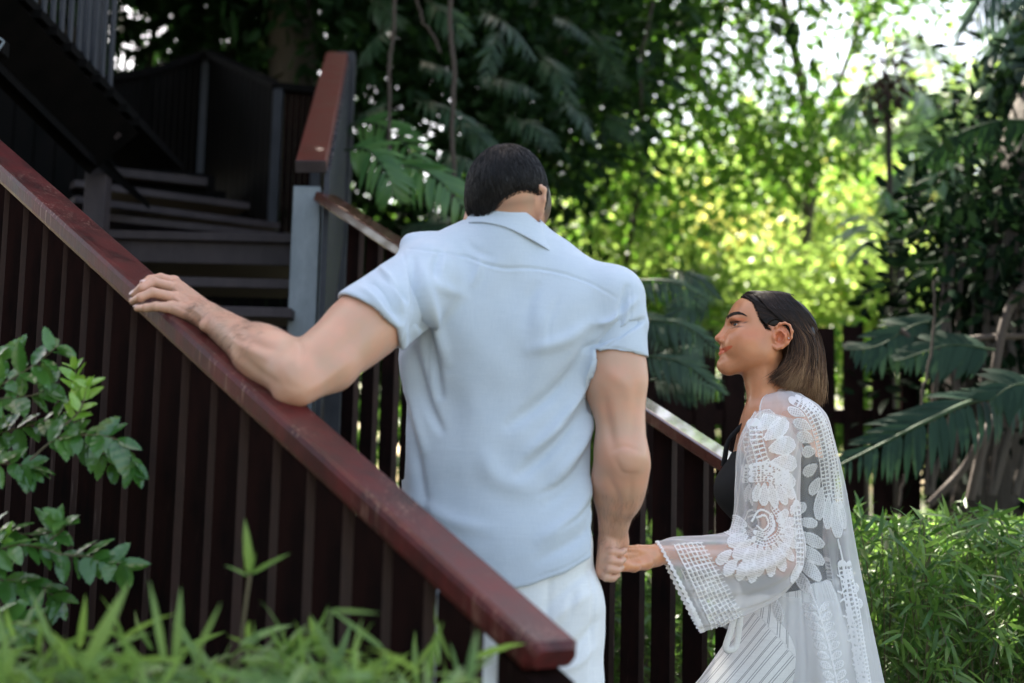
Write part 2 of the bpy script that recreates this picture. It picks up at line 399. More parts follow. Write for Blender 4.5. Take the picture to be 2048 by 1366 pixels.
mb = MB(); mb.beam(P(592, 640, 5.0)+[.03, 0, -.45], P(592, 480, 6.0)+[.02, 0, -.12], .05, .24, side=[1, 0, 0]); mb.build('stringer', M_dark, st)
# ---- dark boarded balustrade of the upper landing (three runs)
def boarded(label, pts, D, zbot, m, cap, n, post_m, group='boarded balustrades round the landing', gap=.012):
    base = P(pts[0][0], 1012, D[0])*[1, 1, 0]; t = thing('balustrade', base, label, 'balustrade', group)
    a = P(*pts[0], D[0]); b = P(*pts[1], D[1]); L = np.linalg.norm((b-a)[:2]); d = (b-a)/L; s = np.array([d[1], -d[0], 0]); s /= np.linalg.norm(s)
    mb = MB(); mb.beam(a, b, .09, .04, side=s, bev=.004); mb.build('handrail', cap, t)
    w = L/n; proto = None; za = P(*zbot[0], D[0])[2]; zb = P(*zbot[1], D[1])[2]
    for i in range(n):
        f = (i+.5)/n; q = a + (b-a)*f; hgt = q[2] - (za + (zb-za)*f) - .03; mb = MB()
        q = q - [0, 0, .022]
        mb.beam(q - [0, 0, hgt], q, w-gap, .02, side=[d[0], d[1], 0]); mb.build('board', m, t)
    for q in (a, b):
        mb = MB(); mb.beam([q[0], q[1]-.03, q[2]-(a[2]-za)-.1], [q[0], q[1]-.03, q[2]-.02], .05, .05, side=[1, 0, 0], bev=.003); mb.build('post', post_m, t)
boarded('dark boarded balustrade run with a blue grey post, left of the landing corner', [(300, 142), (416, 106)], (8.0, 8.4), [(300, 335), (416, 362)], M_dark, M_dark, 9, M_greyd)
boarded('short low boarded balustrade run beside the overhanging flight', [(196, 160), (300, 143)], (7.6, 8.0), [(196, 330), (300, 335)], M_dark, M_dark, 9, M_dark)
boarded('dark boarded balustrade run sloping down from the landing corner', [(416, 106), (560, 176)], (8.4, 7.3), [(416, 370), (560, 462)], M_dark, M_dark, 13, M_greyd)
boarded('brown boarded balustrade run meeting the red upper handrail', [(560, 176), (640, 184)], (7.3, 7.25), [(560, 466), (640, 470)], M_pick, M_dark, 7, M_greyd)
# ---- overhanging upper flight, top left
fl = thing('overhanging_flight', P(120, 1012, 5.3)*[1, 1, 0], 'dark overhanging stair flight with slatted balustrade at the top left corner', 'staircase')
a = P(-160, -150, 4.3); b = P(232, 268, 5.4); mb = MB(); mb.beam(a, b, .06, .035, side=[0, 1, .0], bev=.004); mb.build('trim', M_step, fl)
a2 = P(-160, -92, 4.33); b2 = P(222, 300, 5.44); mb = MB(); mb.beam(a2, b2, .05, .25, side=[0, 1, 0]); mb.build('stringer', M_dark, fl)
mb = MB(); mb.add([q_ + np.array([0, y_, z_]) for y_ in (.03, .95) for z_ in (-.12, -.09) for q_ in (a2, a2 + (b2-a2)*.86)], [[0, 1, 3, 2], [4, 6, 7, 5], [0, 4, 5, 1], [2, 3, 7, 6], [1, 5, 7, 3], [0, 2, 6, 4]]); mb.build('soffit', M_dark, fl)
for i in range(12):
    f = i/12.; q = a2 + (b2-a2)*(f+.03); mb = MB(); mb.beam(q+[.0, .03, .09], q+[.0, .77, .09], .26, .03, side=[1, 0, 0]); mb.build('tread', M_dark, fl)
pk = None
for i in range(18):
    f = 1 - (i+1.3)/21.; q = a + (b-a)*f + [0, .02, .02]; mb = MB()
    if pk is None:
        mb.beam(q, q + [0, 0, 1.0], .015, .03, side=[1, 0, 0], bev=.003); pk = mb.build('baluster', M_greyd, fl, org=q)
    else: copy_to(pk, q, fl)
q = b - [.11, 0, .0]; mb = MB(); mb.beam(q - [0, 0, .02], q + [0, 0, 1.4], .075, .075, side=[1, 0, 0], bev=.004); mb.build('post', M_greyd, fl)
q = P(184, 325, 5.5); mb = MB(); mb.beam([q[0], q[1]+.1, P(184, 470, 5.5)[2]], [q[0], q[1]+.1, q[2]], .085, .085, side=[1, 0, 0], bev=.004); mb.build('support_post', M_step, fl)
# small unidentified dark box with pale edges at the left border
q = P(-12, 97, 4.2); bx = thing('edged_box', q*[1, 1, 1], 'small dark box with pale edges at the upper left border', 'box')
mb = MB(); mb.box(q, [.075, .06, .05], .004); mb.build('box_body', M_dark, bx)
mb = MB(); mb.beam(q+[.02, -.034, .028], q+[.042, -.034, .012], .008, .006); mb.beam(q+[.042, -.034, .012], q+[.02, -.034, -.028], .006, .006); mb.beam(q+[-.06, -.034, .03], q+[.02, -.034, .028], .006, .006)
mb.build('box_edge', M_grey, bx)
bw = thing('shade_backing', P(0, 1012, 6.9)*[1, 1, 0], 'black boards added as deep shade under the overhanging flight', 'backing'); bw['kind'] = 'thing'  # dark boards added to stand in for the deep shade here
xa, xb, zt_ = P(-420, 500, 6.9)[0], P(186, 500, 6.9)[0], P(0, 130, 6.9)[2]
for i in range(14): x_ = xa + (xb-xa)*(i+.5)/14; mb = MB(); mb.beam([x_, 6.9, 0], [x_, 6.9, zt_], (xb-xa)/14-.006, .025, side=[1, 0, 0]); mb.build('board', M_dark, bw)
bw = thing('shade_backing', P(390, 1012, 7.75)*[1, 1, 0], 'black boards added as shade behind the open stair treads', 'backing'); bw['kind'] = 'thing'  # dark backing added so the gaps between treads read as shade
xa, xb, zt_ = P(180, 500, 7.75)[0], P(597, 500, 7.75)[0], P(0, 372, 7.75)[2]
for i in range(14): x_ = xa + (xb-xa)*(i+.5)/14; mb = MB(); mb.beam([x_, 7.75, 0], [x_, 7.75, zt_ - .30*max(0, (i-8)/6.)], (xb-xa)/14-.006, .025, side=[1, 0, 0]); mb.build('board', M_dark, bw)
# ---- picket fence at the back, behind the woman
M_fence = woodmat('fence_board', (.010, .006, .0055), (.022, .011, .010), .6, 30, spec=.02)
def picket_fence(label, pa, Da, pb, Db, zb, n, w, gap=0, hv=.03):
    a = P(*pa, Da); b = P(*pb, Db); t = thing('picket_fence', np.array([a[0], a[1], 0]), label, 'fence', 'garden picket fences')
    d = (b-a); L = np.linalg.norm(d[:2]); s = np.array([d[0], d[1], 0])/L; proto = None
    for i in range(n):
        q = a + d*(i/(n-1)); q[2] += random.uniform(-hv, hv); mb = MB(); ww = w*random.uniform(.9, 1.1)
        ln = a[2]-zb + .03
        if proto is None: mb.beam(q-[0, 0, ln], q, w, .022, side=s, bev=.003); proto = mb.build('picket', M_fence, t, org=q)
        else:
            c = copy_to(proto, q, t); c.rotation_euler = (0, random.uniform(-.015, .015), 0)
    for z in (.25, .8):
        mb = MB(); zz = zb + (a[2]-zb)*z; mb.beam([a[0], a[1]+.03, zz], [b[0], b[1]+.03, zz + (b[2]-a[2])*z], .07, .035, side=[0, 0, 1]); mb.build('fence_rail', M_fence, t)
picket_fence('dark brown upright picket fence behind the woman\'s head', (1290, 668), 6.6, (1990, 662), 6.9, 0.0, 13, .10)
picket_fence('second run of dark pickets seen between the man and the first fence', (1120, 655), 7.6, (1460, 655), 7.4, 0.0, 8, .09)
# ------------------------------------------------------------------ skin, hair and cloth materials
def skinmat(name, col, col2, lip=(.5, .12, .08), blush=None, rough=.42):
    def bld(m, nt, b):
        L = nt.links; tc = nt.nodes.new('ShaderNodeTexCoord'); n = nt.nodes.new('ShaderNodeTexNoise'); n.inputs['Scale'].default_value = 22; n.inputs['Detail'].default_value = 5
        L.new(tc.outputs['Object'], n.inputs['Vector']); r = nt.nodes.new('ShaderNodeMapRange'); r.inputs['From Min'].default_value = .35; r.inputs['From Max'].default_value = .7
        L.new(n.outputs['Fac'], r.inputs['Value']); mx = nt.nodes.new('ShaderNodeMix'); mx.data_type = 'RGBA'
        mx.inputs['A'].default_value = (*[c_*.93 for c_ in col], 1); mx.inputs['B'].default_value = (*[col2[0]*1.03, col2[1]*.98, col2[2]*.96], 1); L.new(r.outputs['Result'], mx.inputs['Factor']); out = mx.outputs['Result']
        for an, c in (('blush', blush or col2), ('lip', lip), ('beard', (.06, .045, .04))):
            at = nt.nodes.new('ShaderNodeAttribute'); at.attribute_name = an; m2 = nt.nodes.new('ShaderNodeMix'); m2.data_type = 'RGBA'
            m2.inputs['B'].default_value = (*c, 1); L.new(out, m2.inputs['A']); L.new(at.outputs['Fac'], m2.inputs['Factor']); out = m2.outputs['Result']
        L.new(out, b.inputs['Base Color'])
        n2 = nt.nodes.new('ShaderNodeTexNoise'); n2.inputs['Scale'].default_value = 420; n2.inputs['Detail'].default_value = 2; L.new(tc.outputs['Object'], n2.inputs['Vector'])
        bp = nt.nodes.new('ShaderNodeBump'); bp.inputs['Strength'].default_value = .25; bp.inputs['Distance'].default_value = .0006; L.new(n2.outputs['Fac'], bp.inputs['Height']); L.new(bp.outputs['Normal'], b.inputs['Normal'])
    return mat(name, col, rough, .45, sss=.12, build=bld)
def hairmat(name, cols, rough=.35, attr=None):
    """strands: tone differs strand by strand; attr mixes root to tip"""
    def bld(m, nt, b):
        L = nt.links; g = nt.nodes.new('ShaderNodeNewGeometry'); cr = nt.nodes.new('ShaderNodeValToRGB'); e = cr.color_ramp.elements
        e[0].color = (*cols[0], 1); e[1].color = (*cols[-1], 1)
        for i in range(1, len(cols)-1): x = e.new(i/(len(cols)-1.0)); x.color = (*cols[i], 1)
        if attr:
            at = nt.nodes.new('ShaderNodeAttribute'); at.attribute_name = attr; mr = nt.nodes.new('ShaderNodeMath'); mr.operation = 'MULTIPLY_ADD'
            mr.inputs[1].default_value = .45; L.new(g.outputs['Random Per Island'], mr.inputs[0]); L.new(at.outputs['Fac'], mr.inputs[2]); L.new(mr.outputs[0], cr.inputs['Fac'])
        else: L.new(g.outputs['Random Per Island'], cr.inputs['Fac'])
        L.new(cr.outputs['Color'], b.inputs['Base Color'])
    return mat(name, cols[0], rough, .22, build=bld)
def strands(paths, w0, w1, n_side=3):
    """thin tapering hair strands; paths (N,m,3)"""
    Pp = np.asarray(paths, float); N, m, _ = Pp.shape; T = np.gradient(Pp, axis=1); T /= np.maximum(np.linalg.norm(T, axis=2, keepdims=True), 1e-9)
    rnd = np.random.normal(size=(N, 1, 3)); A = np.cross(T, rnd); A /= np.maximum(np.linalg.norm(A, axis=2, keepdims=True), 1e-9); B = np.cross(T, A)
    t = np.linspace(0, 1, m); wr = (w0 + (w1-w0)*t)*np.where(t > .97, .25, 1); V = []
    for k in range(n_side):
        a = 2*math.pi*k/n_side; V.append(Pp + (A*math.cos(a) + B*math.sin(a))*wr[None, :, None])
    V = np.stack(V, 2).reshape(-1, 3); base = np.arange(N)[:, None, None]*m*n_side; i = np.arange(m-1)[None, :, None]; k = np.arange(n_side)[None, None, :]; k2 = (k+1) % n_side
    F = np.stack([base+i*n_side+k, base+i*n_side+k2, base+(i+1)*n_side+k2, base+(i+1)*n_side+k], -1).reshape(-1, 4)
    tt = np.tile(np.repeat(t, n_side), N)
    return V, F, tt
def cloth_folds(V, N, folds, facing=-.05):
    """ridges and valleys pressed into cloth: each fold a pixel polyline, half width in px, height in metres"""
    px, py = PIX(V); tocam = (CAM - V); tocam /= np.linalg.norm(tocam, axis=1, keepdims=True); vis = np.clip(((N*tocam).sum(1) - facing)*4, 0, 1)
    D = np.zeros(len(V))
    for pts, w, amp in folds:
        c = crom(pts, 24); best = np.full(len(V), 1e9); bt = np.zeros(len(V))
        sel = (px > c[:, 0].min()-4*w) & (px < c[:, 0].max()+4*w) & (py > c[:, 1].min()-4*w) & (py < c[:, 1].max()+4*w)
        ix = np.nonzero(sel)[0]; qx, qy = px[ix], py[ix]; bb = np.full(len(ix), 1e9); tt = np.zeros(len(ix))
        for i in range(23):
            ax, ay = c[i]; dx, dy = c[i+1]-c[i]; l2 = dx*dx+dy*dy + 1e-9; t = np.clip(((qx-ax)*dx+(qy-ay)*dy)/l2, 0, 1)
            d = (qx-ax-t*dx)**2 + (qy-ay-t*dy)**2; u = d < bb; bb = np.where(u, d, bb); tt = np.where(u, (i+t)/23, tt)
        win = np.sin(np.pi*np.clip(tt*.92+.04, 0, 1))**.6; D[ix] += amp*win*np.exp(-bb/(w*w))
    return V + N*(D*vis)[:, None]
def Pm(px, py, Y): return P(px, py, Y*.955)
SDF_R[0] = .955
M_skin = skinmat('fair_skin', (.56, .34, .235), (.59, .32, .22))
M_hairm = hairmat('short_black_hair', [(.003, .003, .003), (.006, .0055, .006), (.013, .012, .012), (.03, .027, .027)], .42)
def linen(name, c1, c2, scale=900, bump=.5, rough=.85, stripes=None):
    def bld(m, nt, b):
        L = nt.links; tc = nt.nodes.new('ShaderNodeTexCoord')
        n0 = nt.nodes.new('ShaderNodeTexNoise'); n0.inputs['Scale'].default_value = 9; n0.inputs['Detail'].default_value = 6; L.new(tc.outputs['Object'], n0.inputs['Vector'])
        hs = []
        for rot in ((620, 620, 30), (30, 30, 620)):   # threads, warp and weft with slubs
            mp = nt.nodes.new('ShaderNodeMapping'); mp.inputs['Scale'].default_value = tuple(v*scale/900. for v in rot); n = nt.nodes.new('ShaderNodeTexNoise'); n.inputs['Scale'].default_value = 1; n.inputs['Detail'].default_value = 2
            L.new(tc.outputs['Object'], mp.inputs['Vector']); L.new(mp.outputs['Vector'], n.inputs['Vector']); hs.append(n.outputs['Fac'])
        ad = nt.nodes.new('ShaderNodeMath'); ad.operation = 'ADD'; L.new(hs[0], ad.inputs[0]); L.new(hs[1], ad.inputs[1])
        a2 = nt.nodes.new('ShaderNodeMath'); a2.operation = 'MULTIPLY_ADD'; a2.inputs[1].default_value = .6; L.new(n0.outputs['Fac'], a2.inputs[0]); L.new(ad.outputs[0], a2.inputs[2])
        r = nt.nodes.new('ShaderNodeMapRange'); r.inputs['From Min'].default_value = .95; r.inputs['From Max'].default_value = 1.65; L.new(a2.outputs[0], r.inputs['Value'])
        mx = nt.nodes.new('ShaderNodeMix'); mx.data_type = 'RGBA'; mx.inputs['A'].default_value = (*c1, 1); mx.inputs['B'].default_value = (*c2, 1); L.new(r.outputs['Result'], mx.inputs['Factor']); out = mx.outputs['Result']
        if stripes:
            at = nt.nodes.new('ShaderNodeAttribute'); at.attribute_name = 'stripe'; m2 = nt.nodes.new('ShaderNodeMix'); m2.data_type = 'RGBA'; m2.inputs['B'].default_value = (*stripes, 1)
            L.new(out, m2.inputs['A']); L.new(at.outputs['Fac'], m2.inputs['Factor']); out = m2.outputs['Result']
        L.new(out, b.inputs['Base Color'])
        bp = nt.nodes.new('ShaderNodeBump'); bp.inputs['Strength'].default_value = bump; bp.inputs['Distance'].default_value = .0008; L.new(ad.outputs[0], bp.inputs['Height']); L.new(bp.outputs['Normal'], b.inputs['Normal'])
    return mat(name, c1, rough, .25, build=bld, sheen=.15)
M_shirt = linen('pale_blue_linen', (.465, .54, .63), (.52, .59, .675), bump=.3)
M_shorts = linen('off_white_linen', (.66, .69, .71), (.73, .76, .78), bump=.3)
# ------------------------------------------------------------------ the man
man = thing('person', np.array([Pm(1010, 1012, 2.93)[0], 2.80, 0]), 'tall man seen from behind, pale blue short sleeved shirt, hand on the railing', 'man')
XA = [1, 0, 0]; YA = [0, 1, 0]
SL_, EL_, WL_ = Pm(848, 566, 2.81), Pm(586, 752, 2.445/.955), Pm(424, 638, 2.625/.955)
SR_, ER_, WR_ = Pm(1222, 606, 2.90), Pm(1246, 912, 2.87), Pm(1224, 1078, 2.985)
fingers_l = [[(347, 565, 2.775), (321, 556, 2.752), (300, 559, 2.738), (286, 568, 2.716)],
             [(351, 577, 2.742), (306, 564, 2.706), (284, 576, 2.686), (269, 588, 2.694)],
             [(351, 597, 2.688), (305, 585, 2.664), (281, 595, 2.656), (266, 603, 2.678)],
             [(344, 616, 2.648), (311, 613, 2.626), (291, 616, 2.628), (275, 617, 2.648)]]
fingers_l = [[(x, y, Y/.955) for x, y, Y in f] for f in fingers_l]
fr_l = [(.0130, .0098, .0090, .0077), (.0130, .0101, .0092, .0079), (.0125, .0098, .0089, .0077), (.012, .0090, .0081, .0071)]
fingers_r = [[(1212, 1098, 2.945), (1222, 1103, 2.925), (1239, 1106, 2.932), (1249, 1101, 2.95)],
             [(1210, 1115, 2.94), (1221, 1121, 2.92), (1238, 1124, 2.93), (1247, 1119, 2.95)],
             [(1208, 1131, 2.94), (1218, 1138, 2.92), (1234, 1141, 2.93), (1243, 1135, 2.95)],
             [(1205, 1146, 2.945), (1212, 1155, 2.925), (1225, 1157, 2.93), (1235, 1150, 2.95)]]
def man_body(s):
    # torso inside the clothes
    for q, r in (((1000, 600), .155), ((1000, 760), .165), ((1003, 930), .155)): pass
    C = [Pm(1000, 590, 2.92), Pm(1000, 760, 2.93), Pm(1003, 950, 2.94), Pm(1008, 1120, 2.95)]
    s.chain(C, [.15, .165, .15, .165], .03, flat=(YA, .62))
    s.cone(Pm(1005, 525, 2.91), SL_ + [0, .012, -.008], .046, .056, .03); s.cone(Pm(1005, 525, 2.91), SR_ + [-.012, .010, -.008], .046, .050, .03)
    # legs
    for sx, yo in ((-.095, 0), (.095, .02)):
        h = np.array([C[3][0]+sx, 2.82, .90]); k = np.array([C[3][0]+sx*1.05, 2.80-yo, .48]); a = np.array([C[3][0]+sx*1.05, 2.84-yo, .09])
        s.chain([h, k, a], [.095, .062, .043], .02); s.cone(a - [0, .03, .04], a + [0, .15, -.055], .035, .03, .02)
    # neck and head
    s.cone(Pm(1022, 415, 2.885), Pm(1006, 520, 2.90), .060, .070, .02)
    s.ell(Pm(1014, 384, 2.885), (.079, .094, .092), k=.01)
    s.ell(Pm(1040, 402, 2.945), (.060, .055, .068), k=.02)
    s.ell(Pm(1058, 425, 2.955), (.034, .045, .042), k=.02)
    s.ell(Pm(1078, 404, 2.93), (.022, .04, .04), k=.02)
    # ear seen edge on: concave back, rolled rim, lobe
    s.chain([Pm(1072, 386, 2.832), Pm(1080, 374, 2.822), Pm(1089, 379, 2.832), Pm(1088, 400, 2.832), Pm(1083, 422, 2.845), Pm(1078, 435, 2.858)], [.004, .0058, .0052, .0046, .0056, .006], .004)
    s.ell(Pm(1076, 404, 2.852), (.009, .020, .028), k=.006); s.ell(Pm(1066, 402, 2.865), (.016, .034, .034), k=.012)
    s.cone(Pm(938, 424, 2.875), Pm(936, 440, 2.87), .008, .010, .006)
    # left arm: deltoid, biceps, triceps, elbow, forearm
    U = EL_ - SL_
    s.cone(SL_, SL_ + U*.55, .057, .060, .02); s.cone(SL_ + U*.45, EL_, .060, .036, .02)
    s.ell(SL_ + U*.5 + [0.006, .012, .014], (.055, .055, .05), k=.03)
    s.cone(SL_ + U*.30 + [.0, -.012, -.014], SL_ + U*.75 + [.010, -.008, -.030], .048, .042, .03); s.cone(SL_ + U*.75 + [.010, -.008, -.030], EL_ + [.012, -.010, -.028], .040, .026, .02); s.cone(EL_ + [-.004, .012, .012], SL_ + U*.6 + [0, .01, .012], .030, .045, .02)
    s.cone(EL_ + [.012, -.016, -.026], EL_ + [-.012, -.014, -.034], .020, .0165, .008)
    W = WL_ - EL_
    s.cone(EL_ + [0, .0, -.006], EL_ + W*.35, .042, .049, .02); s.cone(EL_ + W*.3, WL_, .049, .027, .03)
    s.cone(EL_ + W*.05 + [.01, .02, .018], EL_ + W*.45 + [.004, .006, .01], .036, .034, .02)
    s.cone(EL_ + W*.7, WL_ + W*.06, .031, .025, .01, flat=([.3, -.1, .9], .92))
    s.cone(P(409, 651, 2.59), P(414, 649, 2.60), .0115, .0115, .008)
    for F, r in zip(fingers_l, fr_l):
        q = [Pm(*f) for f in F]; s.cone(WL_ + (q[0]-WL_)*.12, q[0], .021, .0135, .012); s.chain(q, r, .0035)
        s.ell(q[0] + [0, 0, .002], (.012, .012, .011), k=.006)
    s.chain([P(405, 628, 2.67), P(385, 606, 2.72), P(362, 590, 2.748), P(343, 580, 2.755)], [.017, .013, .011, .0095], .01)
    # right arm
    U = ER_ - SR_
    s.cone(SR_ + [-.008, .006, -.004], SR_ + U*.5, .052, .056, .02); s.cone(SR_ + U*.4, ER_, .057, .047, .02)
    s.ell(SR_ + U*.5 + [-.004, -.006, 0], (.052, .047, .08), k=.03)
    s.cone(ER_ + [.010, -.030, -.015], ER_ + [.012, -.032, -.004], .019, .018, .018)
    s.cone(ER_ + [-.012, 0, .01], ER_ + [-.014, .01, -.04], .040, .040, .03)
    W = WR_ - ER_
    s.cone(ER_, ER_ + W*.4, .046, .046, .02); s.cone(ER_ + W*.3 , WR_, .046, .027, .03)
    s.cone(ER_ + W*.1 + [.018, .008, 0], ER_ + W*.5 + [.01, 0, 0], .036, .034, .02)
    for F in fingers_r:
        q = [Pm(*f) for f in F]; s.cone(WR_, q[0], .020, .014, .012); s.chain(q, (.0100, .0086, .0078, .0068), .0018)
    s.chain([WR_ + [0, .004, -.008], Pm(1237, 1098, 2.985), Pm(1247, 1086, 2.975), Pm(1250, 1074, 2.97)], [.018, .013, .010, .0075], .008)
def sdf_mesh(fn, boxes):
    """same shape sampled finer inside the listed boxes; boxes = [(lo,hi,h)], the first is the whole"""
    out = []
    for i, (lo, hi, h) in enumerate(boxes):
        lo = np.array(lo, float); hi = np.array(hi, float); pad = 0 if i == 0 else .012
        s = SDF(lo - pad, hi + pad, h); fn(s); V, F = s.mesh(); C = V[F].mean(1)
        keep = np.ones(len(F), bool)
        if i == 0:
            for lo2, hi2, _ in boxes[1:]: keep &= ~np.all((C > np.array(lo2)+h*.8) & (C < np.array(hi2)-h*.8), axis=1)
        else: keep = np.all((C >= lo) & (C <= hi), axis=1)
        V = relax(V, F, 1, .35); F = F[keep]; u, inv = np.unique(F, return_inverse=True); out.append((V[u], inv.reshape(F.shape)))
    return merge(out)
hb_lo = np.array([P(245, 600, 2.72)[0], 2.56, P(400, 690, 2.65)[2]]); hb_hi = np.array([P(400, 600, 2.65)[0], 2.82, P(340, 535, 2.80)[2]])
V, F = sdf_mesh(man_body, [([-.72, 2.34, -.01], [.42, 3.02, 1.90], .0036), (hb_lo, hb_hi, .0019)])
N0 = normals(V, F); V = cloth_folds(V, N0, [([(1222, 902), (1250, 893), (1282, 903)], 5, -.0022), ([(1228, 915), (1246, 945), (1275, 948)], 5, -.0016), ([(1206, 790), (1216, 850), (1228, 900)], 11, -.0045), ([(1272, 780), (1268, 840), (1262, 890)], 11, -.0028), ([(1214, 950), (1236, 1000), (1228, 1055)], 8, -.0038), ([(1262, 960), (1258, 1010), (1246, 1060)], 7, -.0022), ([(1215, 740), (1250, 770), (1262, 820)], 14, .003),
    ([(742, 640), (690, 690), (640, 735)], 13, -.0042), ([(700, 720), (650, 760), (610, 785)], 9, .0022), ([(560, 746), (578, 770), (604, 778)], 8, -.0010), ([(596, 680), (604, 700), (600, 730)], 5, -.0030), ([(555, 700), (520, 690), (470, 660)], 9, -.0032), ([(560, 770), (515, 740), (470, 700)], 8, -.0025), ([(540, 720), (500, 700), (455, 672)], 8, .0022),
    ([(350, 577), (385, 603), (416, 630)], 3.2, .0014), ([(352, 597), (385, 616), (414, 640)], 3.2, .0014), ([(350, 565), (385, 592), (416, 618)], 3.2, .0012), ([(348, 587), (372, 604), (392, 617)], 3.5, -.0014), ([(346, 608), (368, 619), (388, 630)], 3.5, -.0014), ([(397, 632), (400, 645), (402, 657)], 1.6, -.0013), ([(403, 630), (406, 643), (408, 656)], 1.5, -.0010), ([(391, 634), (394, 646), (397, 656)], 1.5, -.0009)])
px, py = PIX(V)
beard = np.clip((px-1086)/4., 0, 1)*np.clip((py-366)/8., 0, 1)*np.clip((470-py)/10., 0, 1)*np.clip(1.25 - (py-400)/70., .5, 1)*(V[:, 1] > ER_[1]-.02)
nape = np.clip(1 - np.abs(py - (408 + (1035-px)*.12) + 2)/16., 0, 1)*((px > 975) & (px < 1070))*.35
red = np.zeros(len(V))
for F_ in fingers_l:
    for q in F_[1:3]: red += .5*np.exp(-((V - Pm(*q))**2).sum(1)/.012**2)
    red += .8*np.exp(-((V - Pm(*F_[0]))**2).sum(1)/.016**2)
red += .9*np.exp(-((V-(EL_+[-.005, -.02, -.04]))**2).sum(1)/.05**2) + .8*np.exp(-((V-(ER_+[.01, -.05, -.02]))**2).sum(1)/.04**2) + .9*((px > 1066) & (px < 1092) & (py > 365) & (py < 440))
body = obj('body', V, F, M_skin, man, attrs={'beard': np.clip(beard + nape, 0, 1), 'blush': np.clip(red, 0, 1)*.8})
# finger nails
M_nail = mat('nail', (.72, .50, .44), .25)
for F_, r in zip(fingers_l, fr_l):
    a, b = Pm(*F_[2]), Pm(*F_[3]); d = (b-a)/np.linalg.norm(b-a); tc = (CAM-b)/np.linalg.norm(CAM-b); up = np.array([0, 0, 1.0]); n = up*.75 + tc*.55; n -= d*n.dot(d); n /= np.linalg.norm(n); sd_ = np.cross(d, n)
    g = [(i, j) for i in range(5) for j in range(5)]; c = b + d*.0005
    Vn = [c + d*((i-2)/2.*.0058) + (sd_*math.sin((j-2)/2.*.75) + n*math.cos((j-2)/2.*.75))*(r[3]+.0006)*(1-.04*abs(i-2)**2*.3) for i, j in g]
    Fn = [[i*5+j, i*5+j+1, (i+1)*5+j+1, (i+1)*5+j] for i in range(4) for j in range(4)]; obj('fingernail', np.array(Vn), np.array(Fn), M_nail, body)
# forearm hair
def arm_hair(a, b, r0, n, seed, ln=(.012, .022)):
    rs = np.random.RandomState(seed); W = b-a; wd = W/np.linalg.norm(W); e1 = np.cross(wd, [0, 0, 1.]); e1 /= np.linalg.norm(e1); e2 = np.cross(wd, e1); from_v = []
    me = body.data; co = V
    near_ = np.nonzero((((V-a) @ wd) > 0) & (((V-a) @ wd) < np.linalg.norm(W)) & (np.linalg.norm(np.cross(V-a, wd), axis=1) < r0))[0]
    ids = rs.choice(near_, n); Nn = NV[ids]; p0 = V[ids]; tocam = CAM - p0; tocam /= np.linalg.norm(tocam, axis=1, keepdims=True)
    k = (Nn*tocam).sum(1) > -.2; p0 = p0[k]; Nn = Nn[k]; m = len(p0); l = rs.uniform(*ln, size=(m, 1)); dr = wd*.5 + np.array([0, 0, -.75]) + rs.normal(0, .22, (m, 3)); dr -= Nn*(dr*Nn).sum(1, keepdims=True)*.95; dr /= np.linalg.norm(dr, axis=1, keepdims=True)
    bend = rs.normal(0, .12, (m, 3)); pts = [p0 + dr*l*t + Nn*.0035*math.sin(t*2.2) + bend*l*t*t*.6*(1-np.abs(Nn)) for t in (0, .33, .66, 1)]
    return np.stack(pts, 1)
NV = normals(V, F)
hp = np.concatenate([arm_hair(EL_ + (WL_-EL_)*.25, WL_ + (WL_-EL_)*.12, .062, 1300, 3), arm_hair(WL_ - (WL_-EL_)*.05, Pm(360, 610, 2.77), .05, 60, 5, (.006, .013)), arm_hair(ER_ + (WR_-ER_)*.3, WR_, .06, 500, 4)])
Vh, Fh, _ = strands(hp, .00013, .00006); obj('arm_hair', Vh, Fh, mat('arm_hair', (.09, .055, .04), .5), body)
# ---- head hair: dense shell and combed short strands
hc = Pm(1013, 384, 2.885)
HP0 = Pm(1035, 386, 2.80); HPN = np.array([.42, -.46, -.78]); HPN /= np.linalg.norm(HPN)
def hair_shell(s):
    s.ell(hc + [0, -.002, .002], (.0835, .100, .0945), k=.006); s.ell(Pm(985, 410, 2.87), (.050, .058, .052), k=.02); s.ell(Pm(1092, 388, 2.93) + [-.03, 0, 0], (.032, .05, .055), k=.015)
    s.plane(HP0, HPN, .004)
    s.cone(Pm(1080, 386, 2.805), Pm(1080, 425, 2.825), .0135, .017, .004, op='sub')
    s.cone(Pm(936, 432, 2.84), Pm(928, 470, 2.87), .014, .02, .006, op='sub')
s = SDF(hc - .14, hc + .14, .003); hair_shell(s); Vs, Fs = s.mesh(); Vs = relax(Vs, Fs, 2, .5)
# cut away below the hairline (behind the ear and on the neck)
hair = obj('hair', Vs, Fs, M_hairm, man)
Ns = normals(Vs, Fs); rs = np.random.RandomState(11); ids = rs.choice(len(Vs), 9000); p = Vs[ids]; n = Ns[ids]
crown = hc + np.array([-.005, -.035, .09]); fl = p - crown; fl[:, 1] -= .02; fl[:, 0] *= 1.25; fl += np.array([.03, 0, -.05])*np.clip((p[:, 0:1]-hc[0])/.05 + .3, 0, 1)
fl += rs.normal(0, .010, fl.shape); fl -= n*(fl*n).sum(1, keepdims=True); fl /= np.linalg.norm(fl, axis=1, keepdims=True); l = rs.uniform(.016, .030, (len(p), 1)); dd_ = ((HP0 - p) @ HPN)[:, None]; l = l*np.clip(dd_/.035 + .22, .2, 1); q = []
for t in (0, .25, .5, .75, 1): q.append(p + fl*l*t + n*(.0015 + .0012*math.sin(t*3)) - n*(l*l*t*t*4.2) + np.array([0, 0, -.002])*t*t)
Vh, Fh, tt = strands(np.stack(q, 1), .0008, .0003); obj('hair_strands', Vh, Fh, M_hairm, hair)
